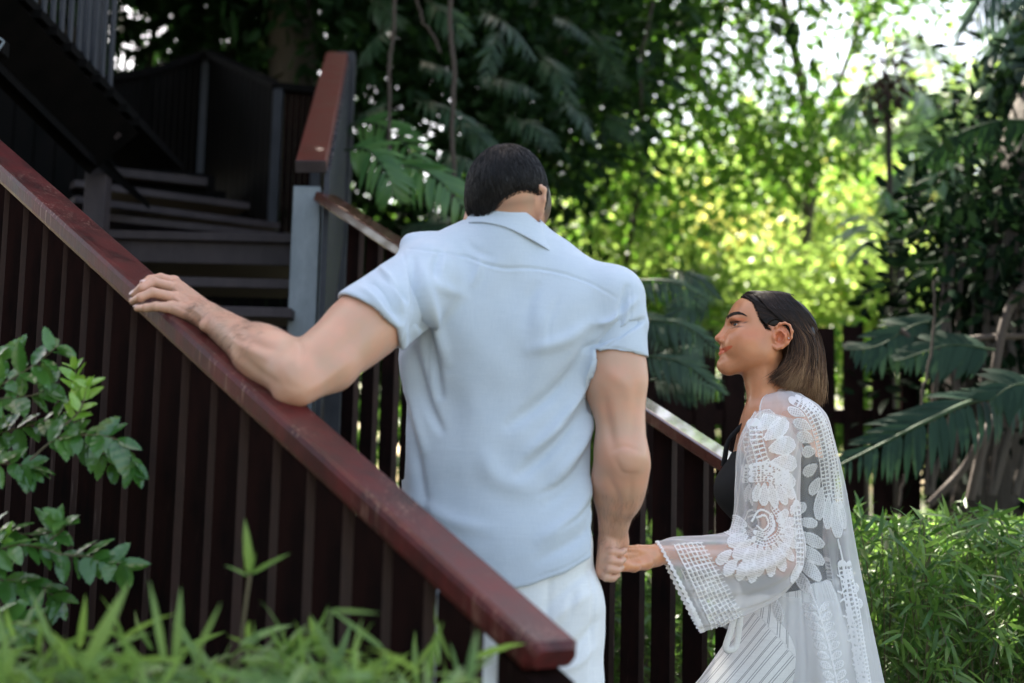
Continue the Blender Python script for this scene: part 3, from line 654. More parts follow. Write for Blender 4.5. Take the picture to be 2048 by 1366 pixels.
# ---- shirt
def shirt(s, off=0):
    C = [Pm(1000, 590, 2.915), Pm(1000, 700, 2.925), Pm(998, 900, 2.935), Pm(1000, 1090, 2.94), Pm(1004, 1300, 2.95)]
    s.chain(C, [.172, .196, .192, .200, .212], .03, flat=(YA, .63))
    s.cone(Pm(968, 496, 2.89), Pm(850, 536, 2.845), .052, .060, .035); s.cone(Pm(1040, 510, 2.90), Pm(1205, 598, 2.90), .055, .062, .035)
    s.cone(Pm(1010, 470, 2.875), Pm(1005, 540, 2.90), .070, .10, .03)
    s.ell(Pm(930, 610, 2.865), (.10, .07, .11), k=.04); s.ell(Pm(1100, 640, 2.87), (.11, .07, .12), k=.04)
    s.cone(Pm(824, 494, 2.84), Pm(862, 486, 2.86), .0265, .024, .008)       # pushed-up cloth on the raised shoulder
    U = EL_ - SL_; s.cone(SL_ - U*.02, SL_ + U*.60, .080, .0775, .018)
    U = ER_ - SR_; s.cone(SR_ + [-.004, 0, .005], SR_ + U*.45, .0745, .070, .02)
    s.cone(Pm(1234, 588, 2.88), Pm(1277, 648, 2.88), .034, .021, .012)      # creased sleeve head
s = SDF([-.60, 2.46, .72], [.36, 3.05, 1.74], .0034); shirt(s)
U = EL_ - SL_; u = U/np.linalg.norm(U); cL = Pm(744, 655, 2.74)
s.halfcut(cL, [-.50, -.22, -.84], [-.62, 2.4, 1.2], [Pm(806, 700, 2.8)[0], 3.1, 1.80]); aL = SL_ + U*.40; s.cone(aL - u*.04, aL + u*.16, .069, .074, .003, op='sub')
U = ER_ - SR_; u = U/np.linalg.norm(U); cR = Pm(1245, 712, 2.89)
s.halfcut(cR, [-.10, 0, -1], [Pm(1190, 700, 2.9)[0], 2.4, .7], [.40, 3.2, 1.7]); aR = SR_ + U*.36; s.cone(aR - u*.05, aR + u*.08, .0625, .0655, .003, op='sub')
# curved hem
xs = np.array([Pm(x, 1100, 2.9)[0] for x in (780, 900, 1060, 1130, 1200)]); zs = np.array([Pm(1000, y, 2.80)[2] for y in (1195, 1205, 1172, 1142, 1098)])
sl, Q = s._win(s.lo, s.lo + s.h*(s.n-1)); s.comb(sl, np.interp(Q[..., 0], xs, zs) - Q[..., 2], .003, 'int')
s.cone(Pm(1000, 1100, 2.94), Pm(1004, 1320, 2.95), .188, .205, .004, op='sub', flat=(YA, .63)); s.cone(Pm(1020, 420, 2.87), Pm(1012, 500, 2.885), .062, .06, .004, op='sub')
Vs, Fs = s.mesh(); Vs = relax(Vs, Fs, 3, .5); Ns = normals(Vs, Fs)
FOLD = [([(826, 520), (838, 600), (862, 690), (878, 790)], 9, -.009), ([(846, 540), (862, 620), (890, 720)], 13, .006), ([(806, 640), (816, 760), (846, 900)], 11, .006), ([(830, 700), (852, 800), (880, 860)], 9, -.006),
        ([(806, 700), (836, 640), (842, 590)], 10, -.006), ([(812, 800), (830, 900), (850, 1000)], 9, -.004),
        ([(1196, 660), (1150, 740), (1090, 800), (1020, 850)], 14, -.007), ([(1200, 690), (1160, 790), (1110, 860), (1060, 905)], 13, .007), ([(1190, 770), (1150, 840), (1100, 900), (1040, 950)], 13, -.006), ([(1190, 820), (1165, 890), (1110, 960)], 12, .005),
        ([(1190, 640), (1130, 680), (1060, 700)], 13, .004), ([(1185, 900), (1150, 960), (1090, 1010)], 14, -.004), ([(1188, 960), (1150, 1030), (1080, 1080)], 14, .004), ([(1192, 1040), (1150, 1080), (1080, 1120)], 12, -.003),
        ([(1255, 575), (1240, 640), (1205, 680), (1175, 700)], 7, -.008), ([(1285, 640), (1262, 652), (1222, 672)], 5, -.010), ([(1270, 600), (1230, 640), (1190, 650)], 8, .005),
        ([(860, 555), (880, 575), (930, 590)], 12, .003), ([(1080, 560), (1060, 600), (1050, 660)], 14, -.003), ([(960, 520), (955, 545), (940, 575)], 9, .003), ([(880, 500), (872, 530), (868, 560)], 8, -.003),
        ([(735, 560), (765, 590), (800, 640)], 8, -.006), ([(720, 575), (750, 600), (790, 655)], 7, .004), ([(760, 535), (785, 570), (806, 620)], 7, .005), ([(745, 530), (775, 560), (812, 600)], 6, -.004),
        ([(830, 1000), (900, 1040), (980, 1060)], 16, .003), ([(900, 700), (905, 800), (900, 900)], 30, -.003), ([(1090, 620), (1085, 700), (1075, 800)], 30, .003), ([(960, 900), (1000, 960), (1080, 980)], 22, .003), ([(850, 1000), (840, 1100), (830, 1200)], 12, -.004), ([(1192, 730), (1168, 800), (1120, 850)], 6, -.0028), ([(1190, 860), (1160, 930), (1120, 970), (1080, 990)], 7, -.0026), ([(840, 600), (850, 680), (856, 760)], 5, -.0026), ([(1188, 990), (1160, 1030), (1120, 1060)], 6, -.0022), ([(1194, 1000), (1180, 1050), (1186, 1090)], 6, .002), ([(930, 480), (950, 500), (985, 515)], 8, -.0015), ([(890, 520), (884, 545), (890, 575)], 5, .0015), ([(1120, 590), (1100, 640), (1096, 690)], 6, -.0012)]
SEAM = [([(818, 498), (880, 504), (930, 512), (965, 526), (1010, 537), (1060, 536), (1120, 545), (1180, 566), (1232, 596)], 3.0, -.0040), ([(818, 500), (880, 507), (930, 515), (965, 530), (1010, 541), (1060, 540), (1120, 549), (1180, 570), (1232, 600)], 2.5, .0016),
        ([(806, 505), (822, 560), (823, 620), (806, 682)], 2.6, -.004), ([(1262, 575), (1262, 640), (1240, 672), (1205, 700)], 2.6, -.004), ([(692, 616), (738, 645), (800, 676)], 2.2, -.0022), ([(1200, 694), (1240, 698), (1286, 710)], 2.2, -.0022), ([(1198, 1088), (1140, 1130), (1060, 1160)], 2.2, -.002)]
FOLD = [(a_, b_, c_*2.0) for a_, b_, c_ in FOLD]; Vs = cloth_folds(Vs, Ns, FOLD); Ns = normals(Vs, Fs); Vs = cloth_folds(Vs, Ns, SEAM)
# broad soft rumple
rmp = np.array([mnoise.noise(Vector((v[0]*9, v[1]*9, v[2]*6))) + .5*mnoise.noise(Vector((v[0]*22, v[1]*22+5, v[2]*15))) for v in Vs]); Vs = Vs + Ns*(rmp*.0042)[:, None]
sh = obj('shirt', Vs, Fs, M_shirt, man)
# collar: folded band round the neck, a fall lying over a stand
cc = Pm(1017, 471, 2.893); nu, nv = 72, 12; Vc = []
for i in range(nu):
    a = 2*math.pi*i/nu; ca, sa = math.cos(a), math.sin(a); back = .5 - .5*sa       # sa=-1 is towards the camera
    tilt = -.026*ca                                                             # right side lower
    prof = [(.061, -.010), (.0625, .012), (.065, .030), (.069, .0335), (.0725, .030), (.078, .014), (.085, -.004), (.089, -.0115), (.088, -.0135), (.083, -.009), (.076, .006), (.068, .018)]
    for r, z in prof:
        zz = z*(.85 + .35*back) + tilt*1.15 - (1-back)*.045 - (.010*max(ca, 0) if z < 0 else 0)
        Vc.append(cc + np.array([r*ca*(1.06 + (.22*max(ca, 0) if z < .01 else .06*max(ca, 0))), r*sa*1.0 + .0, zz + .012]))
Vc = np.array(Vc); Fc = np.array([[i*nv+j, ((i+1) % nu)*nv+j, ((i+1) % nu)*nv+(j+1) % nv, i*nv+(j+1) % nv] for i in range(nu) for j in range(nv)])
col_ = obj('collar', Vc, Fc[:, ::-1], M_shirt, sh); md = col_.modifiers.new('s', 'SUBSURF'); md.levels = md.render_levels = 1
# ---- trousers
s = SDF([Pm(780, 1200, 2.9)[0]-.05, 2.58, .05], [.36, 3.10, 1.12], .0055); hx = Pm(1008, 1120, 2.95)[0]
s.chain([Pm(1008, 1060, 2.95), Pm(1012, 1190, 2.95)], [.178, .186], .02, flat=(YA, .70))
for sx, yo in ((-.1, 0), (.1, .02)): s.chain([[hx+sx*.95, 2.82, .95], [hx+sx*1.08, 2.81-yo, .5], [hx+sx*1.06, 2.84-yo, .12]], [.112, .086, .07], .02)
s.plane([0, 0, .10], [0, 0, -1], .004)
Vs, Fs = s.mesh(); Vs = relax(Vs, Fs, 2, .5); Ns = normals(Vs, Fs)
Vs = cloth_folds(Vs, Ns, [([(1195, 1130), (1140, 1170), (1080, 1230)], 9, -.006), ([(1190, 1180), (1130, 1220), (1070, 1280)], 9, .005), ([(1196, 1240), (1150, 1290), (1080, 1310)], 8, -.006), ([(1194, 1290), (1150, 1330), (1090, 1345)], 8, .005), ([(1100, 1150), (1095, 1220), (1085, 1300)], 7, -.004), ([(1180, 1130), (1186, 1240), (1180, 1360)], 4, -.005), ([(1150, 1180), (1135, 1230)], 7, -.005)])
rmp = np.array([mnoise.noise(Vector((v[0]*18, v[1]*18, v[2]*16))) for v in Vs]); Vs = Vs + Ns*(rmp*.0045)[:, None]
obj('trousers', Vs, Fs, M_shorts, man)
for sx, yo in ((-.1, 0), (.1, .02)):
    s = SDF([hx+sx*1.06-.09, 2.69, -.02], [hx+sx*1.06+.09, 3.11, .16], .006); s.cone([hx+sx*1.06, 2.79-yo, .045], [hx+sx*1.06, 3.00-yo, .035], .047, .043, .02); s.cone([hx+sx*1.06, 2.82-yo, .05], [hx+sx*1.06, 2.82-yo, .1], .05, .045, .02); s.plane([0, 0, 0.004], [0, 0, -1], .003)
    Vs, Fs = s.mesh(); obj('shoe', Vs, Fs, mat('brown_leather', (.12, .06, .03), .4), man)
# ------------------------------------------------------------------ the woman
SDF_R[0] = 1.0
wbase = P(1575, 1012, 3.44)
woman = thing('person', np.array([wbase[0], 3.44, 0]), 'woman with brown bob looking up at the man, white lace cover-up and striped trousers', 'woman')
M_wskin = skinmat('warm_tan_skin', (.55, .245, .125), (.60, .27, .14), lip=(.58, .12, .055), blush=(.62, .19, .09), rough=.28)
HO = P(1533.4, 674.8, 3.40); HS = 1/836.
def H(f, l, u): return HO + np.array([-f, -l, u])
def HC(X, Y, l=0): return H((700-X)*.000245, l, (560-Y)*.000245)
WF = np.array([-.90, .43, 0]); WF /= np.linalg.norm(WF); WL = np.array([WF[1]*-1, WF[0], 0]); 
CH = P(1556, 960, 3.43); WA = P(1562, 1130, 3.44); HI = P(1578, 1250, 3.46)
SH = P(1536, 884, 3.29); EB = P(1562, 1122, 3.20); WR = P(1318, 1109, 3.02); SHR = CH*2 - SH; SHR[2] = SH[2]; SHR = CH + (SHR-CH)*.98
def head_prims(s):
    s.ell(H(0, 0, .028), (.090, .071, .074), k=.01)
    s.ell(H(.045, 0, .044), (.0445, .058, .052), k=.02)
    s.cone(H(.080, -.030, .037), H(.080, .030, .037), .0140, .0140, .012); s.ell(H(.084, 0, .037), (.0125, .018, .011), k=.01)
    s.ell(H(.052, 0, -.018), (.048, .054, .052), k=.02)
    s.ell(H(.076, 0, -.036), (.033, .031, .032), k=.014)
    s.ell(H(.0975, 0, -.069), (.0215, .020, .0185), k=.012)
    s.ell(H(.048, 0, -.060), (.052, .046, .028), k=.02)
    for sg in (-1, 1):
        s.cone(H(.090, sg*.012, -.072), H(.010, sg*.049, -.047), .017, .019, .02); s.cone(H(.010, sg*.049, -.047), H(.0, sg*.056, -.005), .019, .018, .02)
        s.ell(H(.058, sg*.043, -.004), (.032, .021, .021), k=.018)
        s.ell(H(.070, sg*.033, -.030), (.022, .018, .018), k=.016)
        s.ell(H(.0945, sg*.034, .0225), (.020, .017, .0125), k=.010, op='sub')
        s.ell(H(.0715, sg*.031, .0235), (.0132, .0132, .0132), k=.003)
        s.chain([H(.082, sg*.019, .0225), H(.0862, sg*.028, .0305), H(.0800, sg*.040, .0305), H(.0655, sg*.046, .0262)], [.002, .0027, .0027, .0024], .003)
        s.chain([H(.082, sg*.019, .0215), H(.0842, sg*.029, .0170), H(.0775, sg*.041, .0180), H(.0655, sg*.046, .0250)], [.002, .0022, .0022, .002], .004)
        s.ell(H(.1020, sg*.0125, -.0120), (.0115, .0062, .0082), k=.005)
    for sg in (-1, 1): s.ell(H(.063, sg*.031, -.022), (.031, .025, .030), k=.024)
    for sg in (-1, 1): s.ell(H(.036, sg*.046, -.026), (.036, .0205, .036), k=.03)
    for sg in (-1, 1): s.ell(H(.079, sg*.026, -.018), (.022, .017, .024), k=.02)
    s.cone(H(.0925, 0, .027), H(.1125, 0, -.003), .0076, .0088, .008); s.cone(H(.085, 0, .010), H(.100, 0, -.010), .012, .013, .012)
    s.ell(H(.1158, 0, -.0048), (.0094, .0092, .0082), k=.005)
    s.chain([H(.086, -.0255, -.0325), H(.1005, -.012, -.0310), H(.1055, 0, -.0305), H(.1005, .012, -.0310), H(.086, .0255, -.0325)], [.003, .0056, .0072, .0056, .003], .004)
    s.chain([H(.087, -.0235, -.0345), H(.1005, -.012, -.0412), H(.1070, 0, -.0425), H(.1005, .012, -.0412), H(.087, .0235, -.0345)], [.003, .0064, .0080, .0064, .003], .004)
    s.chain([H(.086, -.028, -.0315), H(.108, -.012, -.0362), H(.1135, 0, -.0366), H(.108, .012, -.0362), H(.086, .028, -.0315)], [.0012, .0014, .0014, .0014, .0012], .002)
    for i in range(4):
        p = [H(.086, -.042, -.0280), H(.109, -.012, -.0362), H(.1155, 0, -.0366), H(.109, .012, -.0362), H(.086, .042, -.0280)]; s.cone(p[i], p[i+1], .0016, .0016, .0025, op='sub')
    for sg in (-1, 1): s.cone(H(.118, sg*.005, -.0185), H(.106, sg*.0085, -.0195), .003, .0028, .003, op='sub')
    # ears (the near one shows): rim, lobe, bowl, antihelix, tragus
    for sg in (-1, 1):
        e = lambda X, Y, l: HC(X, Y, sg*l)
        s.cone(e(780, 590, .064), e(800, 590, .074), .016, .020, .008, flat=([1, 0, 0], .8))
        s.ell(e(785, 585, .076), (.0200, .0055, .0275), k=.006)
        s.chain([e(735, 560, .075), e(735, 500, .079), e(765, 468, .083), e(810, 462, .087), e(852, 485, .090), e(875, 540, .091), e(868, 600, .089), e(835, 655, .085), e(790, 690, .080), e(740, 700, .076), e(712, 680, .073)],
                [.0028, .0032, .0034, .0034, .0034, .0034, .0034, .0036, .0046, .0052, .0042], .003)
        s.ell(e(760, 600, .085), (.0110, .014, .0140), k=.004, op='sub'); s.ell(e(815, 520, .088), (.0085, .0065, .0105), k=.004, op='sub'); s.ell(e(845, 590, .089), (.004, .005, .012), k=.003, op='sub')
        s.chain([e(790, 505, .0815), e(822, 560, .0845), e(825, 610, .0845), e(790, 650, .081)], [.0022, .0028, .0028, .0026], .003)
        s.ell(e(722, 600, .0765), (.0050, .0038, .0060), k=.004)
    # neck
    s.chain([H(.004, 0, -.05), H(.002, 0, -.10), H(-.008, 0, -.19), H(-.03, 0, -.23)], [.048, .0465, .050, .062], .02)
    s.cone(H(.0, .045, -.04), H(.035, .012, -.19), .014, .012, .02)
def wtorso(s, o=0):
    s.chain([CH + [0, 0, .07], CH, WA, HI], [.125+o, .145+o, .118+o, .150+o], .04, flat=(WF, .70))
    for sg in (-1, 1): s.ell(CH + WF*.068 + WL*sg*.068 + [0, 0, -.025], (.063+o, .063+o, .062+o), k=.03)
def wlegs(s, o=0, k=.02):
    hl = HI + WL*.075 + [0, 0, -.06]; kl = P(1432, 1455, 3.36); fl_ = np.array([kl[0]+.05, 3.38, .30]); hr = HI - WL*.075 + [0, 0, -.06]; kr = np.array([hr[0]-.02, hr[1]+.02, .46]); fr = np.array([hr[0]+.06, hr[1]+.02, .08])
    s.chain([hl, kl, fl_], [.085+o, .062+o, .040+o*1.2], k); s.chain([hr, kr, fr], [.088+o, .060+o, .040+o*1.2], k)
    return fl_, fr
wf = [[(1275, 1100, 2.955), (1250, 1098, 2.90), (1232, 1098, 2.875), (1218, 1100, 2.87)], [(1274, 1110, 2.955), (1248, 1111, 2.895), (1229, 1112, 2.87), (1215, 1113, 2.866)], [(1275, 1120, 2.96), (1250, 1124, 2.90), (1232, 1126, 2.872), (1219, 1126, 2.868)], [(1278, 1128, 2.965), (1256, 1134, 2.91), (1240, 1136, 2.885), (1230, 1136, 2.875)]]
def woman_body(s):
    head_prims(s); wtorso(s); f1, f2 = wlegs(s)
    s.chain([CH + [0, 0, .13] + [-.01, 0, 0], SH], [.056, .044], .04); s.chain([CH + [0, 0, .13], SHR], [.058, .050], .03)
    s.cone(H(-.03, 0, -.22), CH + [0, 0, .09], .06, .08, .04)
    U = EB - SH; W = WR - EB
    s.chain([SH, SH + U*.5, EB], [.046, .040, .031], .02); s.cone(EB, EB + W*.35, .031, .032, .02); s.cone(EB + W*.3, WR, .032, .0195, .02)
    for F in wf:
        q = [P(*f) for f in F]; s.cone(WR + (q[0]-WR)*.1, q[0], .018, .0115, .01); s.chain(q, (.0098, .0082, .0075, .0065), .003)
    s.chain([WR + [-.01, -.005, -.008], P(1292, 1126, 2.965), P(1268, 1133, 2.925), P(1250, 1131, 2.895)], [.016, .0125, .0095, .0075], .01)
    ER2 = SHR - WF*.02 + [0, 0, -.27]; s.chain([SHR, ER2, ER2 + WF*.03 + [0, 0, -.22]], [.048, .036, .024], .02); hnd = ER2 + WF*.03 + [0, 0, -.22]
    for i in range(4): q0 = hnd + WF*(.03-.018*i) + [0, 0, -.08]; s.cone(hnd, q0, .018, .011, .01); s.chain([q0, q0 + WF*.012 + [0, 0, -.035], q0 + WF*.022 + [0, 0, -.065]], [.0095, .008, .0065], .003)
    s.chain([hnd, hnd + WF*.04 + [0, 0, -.04], hnd + WF*.05 + [0, 0, -.075]], [.015, .011, .008], .008)
    for f in (f1, f2): s.cone(f + [0, 0, -.03], f + [-.14, .04, -.055], .034, .025, .02)
hlo = HO + [-.135, -.105, -.155]; hhi = HO + [.10, .105, .12]
alo = P(1205, 1165, 2.84); alo[1] = 2.80; ahi = P(1300, 1070, 3.1); ahi[1] = 3.10
V, F = sdf_mesh(woman_body, [([wbase[0]-.51, 2.80, -.01], [wbase[0]+.26, 3.78, 1.70], .0042), (alo, ahi, .0024), (hlo, hhi, .00145)])
f = HO[0]-V[:, 0]; l = np.abs(V[:, 1]-HO[1]); u = V[:, 2]-HO[2]
qf = np.clip((.112-f)/.0215, 0, 1); lipc = -.0366 + qf**1.3*.0072; wl = np.clip(1-qf, 0, 1)**.42; up_ = (u > lipc)
lip = np.clip((np.where(up_, .0074, .0092)*wl - np.abs(u-lipc))/.0012, 0, 1)*(f > .0905)*(l < .06)*(u > -.06)
eyeln = np.clip(np.exp(-(((f-.072)/.015)**2 + ((u-.0295)/.0036)**2 + ((l-.037)/.014)**2))*1.6 + .9*np.exp(-(((f-.078)/.010)**2 + ((u-.0178)/.0022)**2)), 0, 1)*(f > .055)
wing = np.exp(-(((f-.061)/.005)**2 + ((u-.0268-(.064-f)*.25)/.0012)**2))*(l > .035)
blush = np.exp(-(((f-.050)/.035)**2 + ((u+.006)/.020)**2))*.55*np.clip((l-.015)/.02, 0, 1) + np.exp(-(((f-.115)/.012)**2+((u+.005)/.012)**2))*.5 + np.exp(-(((f+.02)/.02)**2+((u+.007)/.03)**2))*.9*(l > .068) + .9*np.exp(-(((f-.075)/.02)**2 + ((u-.034)/.006)**2))*(l > .02)
brow_u = .0375 + np.clip((.098-f)/.03, 0, 1)*.0105 - np.clip((.072-f)/.012, 0, 1)*.0015
browm = 0*np.clip((.0036*np.clip((f-.058)/.018, .25, 1) - np.abs(u-brow_u))/.0012, 0, 1)*(f > .057)*(f < .099)*(l > .008)*(u > .03)
wb = obj('body', V, F, M_wskin, woman, attrs={'lip': lip, 'blush': np.clip(blush, 0, 1), 'beard': np.clip(eyeln*.9 + wing*.95 + browm*.8, 0, 1)})
# eyes
M_eye = mat('eye_white', (.50, .47, .45), .3, .3); M_iris = mat('dark_brown_iris', (.012, .007, .004), .25, .3)
for sg in (-1, 1):
    def ball(c, r, ax, cutv, n=20):
        Vb = []; 
        for i in range(n+1):
            for j in range(2*n):
                a = math.pi*i/n; b = math.pi*j/n; Vb.append([math.cos(a), math.sin(a)*math.cos(b), math.sin(a)*math.sin(b)])
        Vb = np.array(Vb); ax = np.array(ax, float); ax /= np.linalg.norm(ax); e1 = np.cross(ax, [0, 0, 1.]); e1 /= np.linalg.norm(e1); e2 = np.cross(ax, e1)
        Fb = np.array([[i*2*n+j, i*2*n+(j+1) % (2*n), (i+1)*2*n+(j+1) % (2*n), (i+1)*2*n+j] for i in range(n) for j in range(2*n)])
        if cutv: Fb = Fb[np.all(Vb[Fb][:, :, 0] > cutv, axis=1)]
        return c + r*(Vb[:, :1]*ax + Vb[:, 1:2]*e1 + Vb[:, 2:]*e2), Fb
    look = np.array([-1, -sg*.16, .34]); c = H(.0715, sg*.031, .0237); Vb, Fb = ball(c, .0140, look, None); e = obj('eye', Vb, Fb, M_eye, woman)
    Vb, Fb = ball(c, .01425, look, .62); obj('iris', Vb, Fb, M_iris, e)
# eyelashes, eyebrows
rs = np.random.RandomState(5); LP = []
for sg in (-1, 1):
    lid = crom([H(.0845, sg*.020, .0255), H(.0885, sg*.029, .0290), H(.0815, sg*.042, .0292), H(.0660, sg*.0485, .0270)], 60)
    for i, p in enumerate(lid):
        t = i/59.; d = np.array([-(.008*(1-t)) + .004*t, -sg*(.003 + .005*t), .0045]); LP.append([p, p + d*.5 + [0, 0, -.0008], p + d])
Mlash = mat('black_lash', (.006, .005, .005), .4)
for k_ in (0, 1):
    Vh, Fh, _ = strands(np.array(LP[k_*60:(k_+1)*60]), .0005, .0001); obj('eyelashes', Vh, Fh, Mlash, woman)
from mathutils.bvhtree import BVHTree
bvh = BVHTree.FromPolygons([tuple(v) for v in V], [tuple(int(i) for i in q) for q in F[np.all(np.abs(V[F].mean(1)-HO) < .16, axis=1)]])
EB_ = []
for sg in (-1, 1):
    for i in range(2200):
        if len(EB_) >= 620*(1 + (sg > 0)): break
        t = rs.rand()**.9; ff = .0975 - .0365*t; uu = np.interp(ff, [.061, .070, .078, .090, .099], [.0445, .0492, .0505, .0475, .0415]) + rs.uniform(-1, 1)*np.interp(ff, [.061, .078, .099], [.0010, .0034, .0036])
        hit, n, _, _ = bvh.ray_cast(Vector(H(ff, sg*.13, uu)), Vector((0, sg*1.0, 0)))
        if hit is None: continue
        n = np.array(n); n = n if n.dot([-1, -sg*.5, 0]) > 0 else -n; p = np.array(hit) + n*.0004; sl_ = np.interp(ff, [.061, .074, .080, .099], [-.55, -.15, .2, .75]); d = np.array([1., sg*-.2, sl_]); d -= n*d.dot(n); d *= .0055/np.linalg.norm(d); EB_.append([p, p + d*.5 + n*.0006, p + d + n*.0002])
Mbr = mat('eyebrow_hair', (.022, .013, .009), .5)
for k_ in (0, 1):
    Vh, Fh, _ = strands(np.array(EB_[k_*620:(k_+1)*620]), .00035, .00015); obj('eyebrow', Vh, Fh, Mbr, woman)
Vb, Fb = ball(HC(842, 610, .0925), .0016, [0, -1, 0], None, 6); obj('ear_stud', Vb, Fb, mat('silver', (.8, .8, .8), .15, metal=1), woman)
# ---- hair
def scalp(f_, l_):   # height of the hair cap over a head position
    q = 1 - ((f_+.008)/(.106 if f_ > -.008 else .122))**2 - (l_/.080)**2; return .028 + .083*math.sqrt(max(q, 0))
def hl_cut(s):
    s.ell(H(-.008, 0, .029), (.098, .0725, .0770), k=.006); s.ell(H(-.035, 0, .018), (.078, .069, .072), k=.02); s.ell(H(.038, 0, .052), (.0475, .061, .0545), k=.02)
    sl, Q = s._win(s.lo, s.lo + s.h*(s.n-1)); ff = HO[0]-Q[..., 0]; ll = np.abs(Q[..., 1]-HO[1]); uu = Q[..., 2]-HO[2]
    lim = -.004 + np.interp(uu, [-.02, .010, .022, .035, .06, .085, .10, .12], [-.01, .004, .018, .024, .026, .047, .056, .06]) - 0*ll
    lim = lim + np.clip(.045-ll, 0, .045)*.25*(uu > .07)
    s.comb(sl, (ff - lim)*.8, .003, 'int'); s.comb(sl, np.where(ff > -.055, .016 - uu - np.clip(-ff-.02, 0, 1)*1.5, -.1), .004, 'int')
    # the fall of hair behind the ear
    for sg in (-1, 1):
        s.chain([H(-.056, sg*.052, .02), H(-.055, sg*.054, -.03), H(-.040, sg*.050, -.085), H(-.036, sg*.046, -.105)], [.020, .019, .019, .014], .02)
        s.chain([H(-.078, sg*.030, .0), H(-.084, sg*.028, -.06), H(-.084, sg*.024, -.125)], [.032, .028, .018], .02)
    s.chain([H(-.085, 0, .02), H(-.096, 0, -.06), H(-.104, 0, -.130)], [.033, .026, .016], .02)
s = SDF(HO - [.17, .12, .19], HO + [.17, .12, .13], .003); hl_cut(s); Vs, Fs = s.mesh(); Vs = relax(Vs, Fs, 3, .5)
M_wh = hairmat('brown_highlight_hair', [(.005, .0035, .003), (.022, .012, .008), (.066, .033, .019), (.14, .072, .040), (.25, .145, .080), (.36, .23, .13)], .42, attr='tone')
whr = obj('hair', Vs, Fs, M_wh, woman, attrs={'tone': np.clip((.02-(Vs[:, 2]-HO[2]))*2.2, 0, .25)})
rs = np.random.RandomState(21); SP = []; TN = []
def surf(ff, ll, uu, r):
    return H(ff, ll, uu)
for i in range(6500):
    sg = 1 if rs.rand() < .68 else -1; t = rs.rand(); j = lambda a: rs.normal(0, a)
    lay = rs.rand()*.006
    # root on the parting / hairline, swept back, tucked behind the ear, down to the blunt ends
    if rs.rand() < .46:   # front hairline strands
        a = rs.rand(); hx_ = [(.060, .008, .0985), (.056, .028, .090), (.042, .048, .076), (.034, .060, .055), (.027, .0665, .034), (.014, .0715, .020)]
        k = a*4.999; i0 = int(k); w_ = k-i0; r0 = np.array(hx_[i0])*(1-w_) + np.array(hx_[i0+1])*w_
        t = .10 + .45*(1-a) + j(.05); t = min(max(t, 0), 1)
        c0 = r0; m1 = np.array([r0[0]*.5-.018, r0[1]*.5+.038, max(r0[2]*.72, .033) + .004]); ctrl = [c0, m1]
    else:
        fr = .050 - .10*t + j(.006); lr = abs(j(.004)) + .004; c0 = np.array([fr, lr, scalp(fr, lr) - .001]); m1f = .012 - .100*t + j(.004)
        m1l = .067*math.sqrt(max(1-(m1f/.118)**2, .05)); ctrl = [c0, np.array([fr*.7-.01*(1-t), .036, scalp(fr*.7-.01*(1-t), .036)+.001]), np.array([m1f, m1l+.008, .060 - .008*t])]
    e = [(-.047, .076, .012), (-.064, .073, .0), (-.086, .061, .0), (-.108, .038, .0), (-.121, .012, .0)]
    g = [(-.050, .075, -.045), (-.066, .074, -.055), (-.090, .062, -.06), (-.112, .040, -.06), (-.126, .012, -.06)]
    h_ = [(-.012, .062, -.108), (-.040, .068, -.122), (-.077, .056, -.136), (-.106, .036, -.150), (-.127, .010, -.158)]
    def lerp(A):
        k = min(t, .9999)*4; i0 = int(k); w_ = k-i0; return np.array(A[i0])*(1-w_) + np.array(A[i0+1])*w_
    jj = np.array([j(.0035), 0, 0]); E = lerp(h_) + [j(.007), j(.005), j(.006)]
    if t < .35: E[0] += .010*abs(j(1))
    ctrl += [lerp(e) + jj, lerp(g) + jj*1.5 + [0, j(.002), 0], (lerp(g)+E)/2 + [-.006, .004+j(.002), 0] + jj, E]
    c = crom(ctrl, 13); TN.append((t, sg)); wv_ = mnoise.noise(Vector((t*9, sg*4., 1.))); c[:, 0] += .006*wv_*np.sin(np.linspace(0, 5.5, 13) + t*6)*np.linspace(0, 1, 13); c[:, 1] += .004*np.sin(t*40)*np.linspace(0, 1, 13)**2; c[:, 1] += lay*np.linspace(.4, -1, 13) + .0040; c[:, 2] += .0015; SP.append([H(a, sg*b, d) for a, b, d in c])
SPa = np.array(SP); bs = BVHTree.FromPolygons([tuple(v) for v in Vs], [tuple(int(i) for i in q) for q in Fs]); lift = rs.uniform(.0008, .0035, len(SPa))
for a in range(len(SPa)):
    for b in range(11):
        hit, n, _, _ = bs.find_nearest(Vector(SPa[a, b])); dv = Vector(SPa[a, b]) - hit; s_d = dv.dot(n)
        if s_d < lift[a] and dv.length < .03: SPa[a, b] = np.array(hit + n*float(lift[a]))
SPa[:, 1:-1] = SPa[:, 1:-1]*.5 + .25*(SPa[:, 2:] + SPa[:, :-2])
Vh, Fh, tt = strands(SPa, .0009, .00045); N_ = len(SP); hi = (rs.rand(N_) < .10)*.25*rs.rand(N_)
lk = np.array([mnoise.noise(Vector((a*17, 3.1, b*3))) for a, b in TN]); tsr = np.repeat(np.array([a for a, b in TN]), 39); st0 = .36 - .10*tsr; tone = -.14 + np.clip((tt-st0)*2.2, 0, .42) + np.clip((tt-.48)*1.0, 0, .44) + np.repeat(lk, 39)*.5*np.clip(tt*3-.6, 0, 1) + np.repeat(hi, 39)*np.clip(tt*2.5-.2, 0, 1)
ffv = HO[0]-Vh[:, 0]; uuv = Vh[:, 2]-HO[2]; sm = lambda x: np.clip(x, 0, 1)**2*(3-2*np.clip(x, 0, 1))
